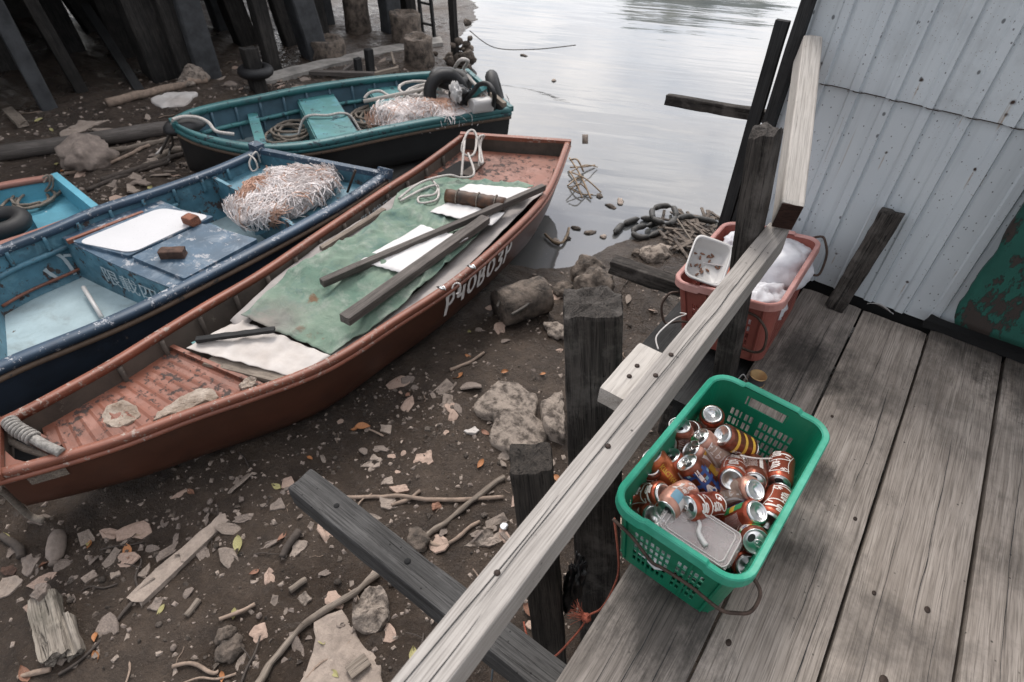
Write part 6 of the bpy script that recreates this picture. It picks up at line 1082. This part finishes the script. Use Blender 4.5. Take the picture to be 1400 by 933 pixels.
b = MB(); b.grid(np.array([[at(796 + 8 * u, 184 + 13 * w, WZ + .2 + .1 * (1 - w)) for u in (0, .5, 1)] for w in (0, .5, 1)])); solid(single('card_scrap', b, M['chip'], 'tan square scrap sticking up from the water behind the red stern', 'litter'), .004)
# branches
def branch(pts, r, mat, label, name='branch', h=.0): P = catmull([atg(x, y) + A(0, 0, r + h) for x, y in pts], 8); P += np.c_[fbm(P * 7, 1., 2), fbm(P * 7 + 5, 1., 2), fbm(P * 7 + 9, 1., 2) * .4] * r * .8; b = MB(); b.tube(P, r * (1 + .25 * fbm(P * 16, 1., 2)), 8); return single(name, b, M[mat], label, 'branch')
branch([(345, 945), (375, 905), (420, 855), (470, 820), (518, 788)], .019, 'drift', 'long bare branch running up beside the pale broken board'); branch([(560, 752), (596, 726), (640, 692), (690, 655)], .019, 'drift', 'bare branch running on behind the grey beam to the short post'); branch([(585, 742), (600, 748), (618, 742), (640, 724), (656, 714)], .012, 'twig', 'thin forked twig below the bare branch')
branch([(470, 682), (540, 680), (600, 684), (690, 682)], .012, 'twig', 'thin straight stick lying level across the litter'); branch([(616, 507), (640, 498), (662, 484)], .012, 'twig', 'lone curved stick on the clean mud right of the red hull'); branch([(535, 692), (556, 686), (576, 672)], .012, 'twig', 'short grey stick crossing the square pale flake')
branch([(238, 912), (262, 908), (290, 922), (300, 920)], .009, 'twig', 'pale bent root near the bottom'); branch([(255, 845), (276, 820)], .014, 'drift', 'short pale stick left of centre near the bottom'); branch([(80, 925), (120, 895), (160, 850), (190, 815)], .009, 'twigd', 'long thin dark stem past the rotten stump'); branch([(25, 928), (68, 918)], .012, 'twig', 'reddish stick in the bottom left corner'); branch([(300, 848), (350, 828)], .010, 'twig', 'thin pale stick pointing at the pinkish flake'); branch([(5, 735), (25, 752), (30, 765)], .02, 'twigd', 'dark branch end on the left picture edge')
branch([(385, 765), (408, 728)], .02, 'twigd', 'dark short stick between the pale sherds'); branch([(397, 812), (420, 795)], .018, 'drift', 'grey stick under the grey beam')
branch([(140, 250), (190, 235), (250, 215), (300, 205)], .03, 'twigd', 'dark branch lying behind the blue boat gunwale'); branch([(120, 262), (180, 240), (230, 225)], .022, 'twigd', 'second dark branch behind the blue boat, nearer the small boat'); branch([(100, 205), (160, 208), (220, 196), (262, 186)], .03, 'drift', 'pale branch lying along the long grey pole'); branch([(90, 240), (150, 225), (205, 200)], .02, 'twig', 'tan branch behind the blue boat'); branch([(200, 232), (225, 215), (250, 208)], .035, 'drift', 'thick pale root by the teal boat bow')
flake([(82, 182), (110, 168), (150, 165), (118, 178), (85, 190)], 0, .02, 'chip', 'plastic_sheet', 'pale sheet scrap on the mud beyond the long grey pole', 'litter'); flake([(205, 140), (235, 130), (270, 128), (255, 145), (220, 150)], 0, .03, 'whitecloth', 'plastic_sheet', 'crumpled pale sheet left of the teal boat bow', 'litter')
b = MB(); b.beam(atg(10, 150), atg(34, 176) + A(0, 0, .05), .12, .06, seg=6, rough=.01, end=.02); single('wood_chunk', b, M['drift'], 'short split chunk of wood at the far left under the stilt house', 'timber')
cp = atg(689, 721); b = MB(); b.lathe([(.022, 0), (.024, .012), (.022, .014), (.001, .0145)], 16, M=np.c_[np.eye(3), cp]); single('bottle_cap', b, M['alu'], 'shiny round metal cap on the mud beside the short post', 'cap')
# countless small pieces, each kind built once and copied
def proto(kind, k):
    b = MB()
    if kind in ('shard', 'pebble'):
        n = RNG.randint(8, 13); t = (np.arange(n) + RNG.uniform(-.35, .35, n)) / n * 6.283; r = .62 + .38 * RNG.rand(n); sx, sy = RNG.uniform(.5, 1), RNG.uniform(.3, .7); P = np.c_[np.cos(t) * r * sx, np.sin(t) * r * sy, np.zeros(n)]; tilt = rot((1, 0, 0), RNG.normal(0, .25)) @ rot((0, 1, 0), RNG.normal(0, .25))
        if kind == 'pebble': b.blob((0, 0, .18), (1, .8, .6), .25, 1.6, 7)
        else: P = np.array([P * k_ + A(0, 0, z) for k_, z in ((1.03, -.02), (1, .07), (.6, .09))]); P[..., 2] += fbm(P * A(2.2, 2.2, 0) + k, 1., 2) * .16; P = P @ tilt.T; V = P.reshape(-1, 3); b.add(V, [(i * n + j, i * n + (j + 1) % n, (i + 1) * n + (j + 1) % n, (i + 1) * n + j) for i in range(2) for j in range(n)] + [tuple(range(2 * n, 3 * n))], 0, False)
    elif kind == 'leaf':
        t = np.linspace(0, 1, 9); w = np.sin(t ** .8 * math.pi) * .24 + .004; P = np.array([np.c_[t - .5, w * s_, .10 + .10 * np.abs(s_) + .14 * np.sin(t * 3 + k) + .05 * s_] for s_ in (-1, -.5, 0, .5, 1)]); b.grid(P); b.grid(P[::-1] - A(0, 0, .012))
    elif kind == 'twig':
        P = catmull([A(-.5, 0, .04), A(-.15, RNG.normal(0, .07), .05 + .05 * RNG.rand()), A(.2, RNG.normal(0, .08), .05), A(.5, RNG.normal(0, .08), .04)], 4); b.tube(P, np.linspace(.03, .018, len(P)), 5)
        if k % 2: b.tube(catmull([P[6], P[6] + A(.12, .12, .05), P[6] + A(.25, .3, .02)], 3), .014, 4)
    return b
def scatter(kind, mats, size, N, names, group, cat, reg, nproto=5, dens=None):
    pr = []; tries = 0
    for i in range(nproto): pr.append(mesh(names[0], proto(kind, i), M[mats[i % len(mats)]]))
    n = 0
    while n < N and tries < N * 60:
        tries += 1; r = reg[RNG.choice(len(reg), p=np.array([q[4] for q in reg]) / sum(q[4] for q in reg))]; x, y = RNG.uniform(r[0], r[1]), RNG.uniform(r[2], r[3])
        if not free(x, y): continue
        if fbm(A([x, y, 3.3]), 1.2, 2)[0] < RNG.uniform(-.9, .35): continue
        i = RNG.randint(nproto); o = bpy.data.objects.new(names[0], pr[i]); COL.objects.link(o); s_ = size[0] + (size[1] - size[0]) * RNG.rand() ** 2.2; s_ *= 1.35 if x < -5.2 else 1
        o.location = (x, y, float(gz(x, y)) + .002); o.rotation_euler = (RNG.normal(0, .12), RNG.normal(0, .12), RNG.rand() * 6.28); o.scale = (s_, s_, s_ * (.8 if kind != 'pebble' else 1)); props(o, names[1 + i % len(mats)], cat, group); n += 1
NEAR = (-3.0, -.3, -.3, 3.6); REG = [(-2.9, -.4, -.2, 2.2, 5), (-2.4, -.4, 1.8, 4.2, 2.0), (-4.2, -2.2, -.4, 1.0, 1.2), (-9.5, -6, .8, 5.5, 2.6), (-7, -5.2, 2.0, 4.5, 2.2), (-8, -5.5, 5.2, 7.4, 1.2)]
scatter('shard', ('chip', 'chip2', 'chip3'), (.03, .15), 300, ('shard', 'pale tan flake of shell or wood lying on the brown mud', 'pinkish flake lying on the brown mud', 'grey flake of stone lying on the brown mud'), 'flakes littering the mud', 'shard', REG, 9)
scatter('pebble', ('rockd', 'rock', 'chip3'), (.012, .045), 150, ('pebble', 'dark muddy pebble on the brown mud', 'pale crusted pebble on the brown mud', 'grey pebble on the brown mud'), 'pebbles on the mud', 'pebble', REG, 6)
scatter('leaf', ('leaf', 'leafb', 'leafy'), (.05, .11), 80, ('fallen_leaf', 'orange fallen leaf lying on the mud', 'brown fallen leaf lying on the mud', 'yellow green fallen leaf lying on the mud'), 'fallen leaves on the mud', 'leaf', REG[:4], 6)
scatter('twig', ('twig', 'twigd'), (.06, .26), 130, ('twig', 'thin pale twig lying on the mud', 'thin dark twig lying on the mud'), 'twigs on the mud', 'twig', REG, 8)
b = MB()
for k in range(7000):
    r = REG[RNG.choice(len(REG), p=np.array([q[4] for q in REG]) / sum(q[4] for q in REG))]; x, y = RNG.uniform(r[0], r[1]), RNG.uniform(r[2], r[3])
    if land(x, y) < .05: continue
    s_ = .004 + .018 * RNG.rand() ** 3; z = float(gz(x, y)); q = A(x, y, z); s_ = s_ * (1.6 if x < -5 else 1); R_ = rot((0, 0, 1), RNG.rand() * 6.28) @ rot((1, 0, 0), RNG.normal(0, .5)); V = [q + R_ @ A(*v_) * s_ for v_ in ((-1, -.6, -.3), (1, -.5, -.3), (.8, .7, -.3), (-.9, .6, -.3), (-.5, -.3, .5), (.5, -.2, .45), (.3, .4, .5))]
    b.add(V, [(4, 5, 6), (0, 1, 5, 4), (1, 2, 6, 5), (2, 3, 6), (3, 0, 4, 6)], RNG.randint(3))
single('grit', b, [M['chip'], M['rockd'], M['chip3']], 'fine grit and shell crumbs strewn over the mud', 'grit', kind='stuff')
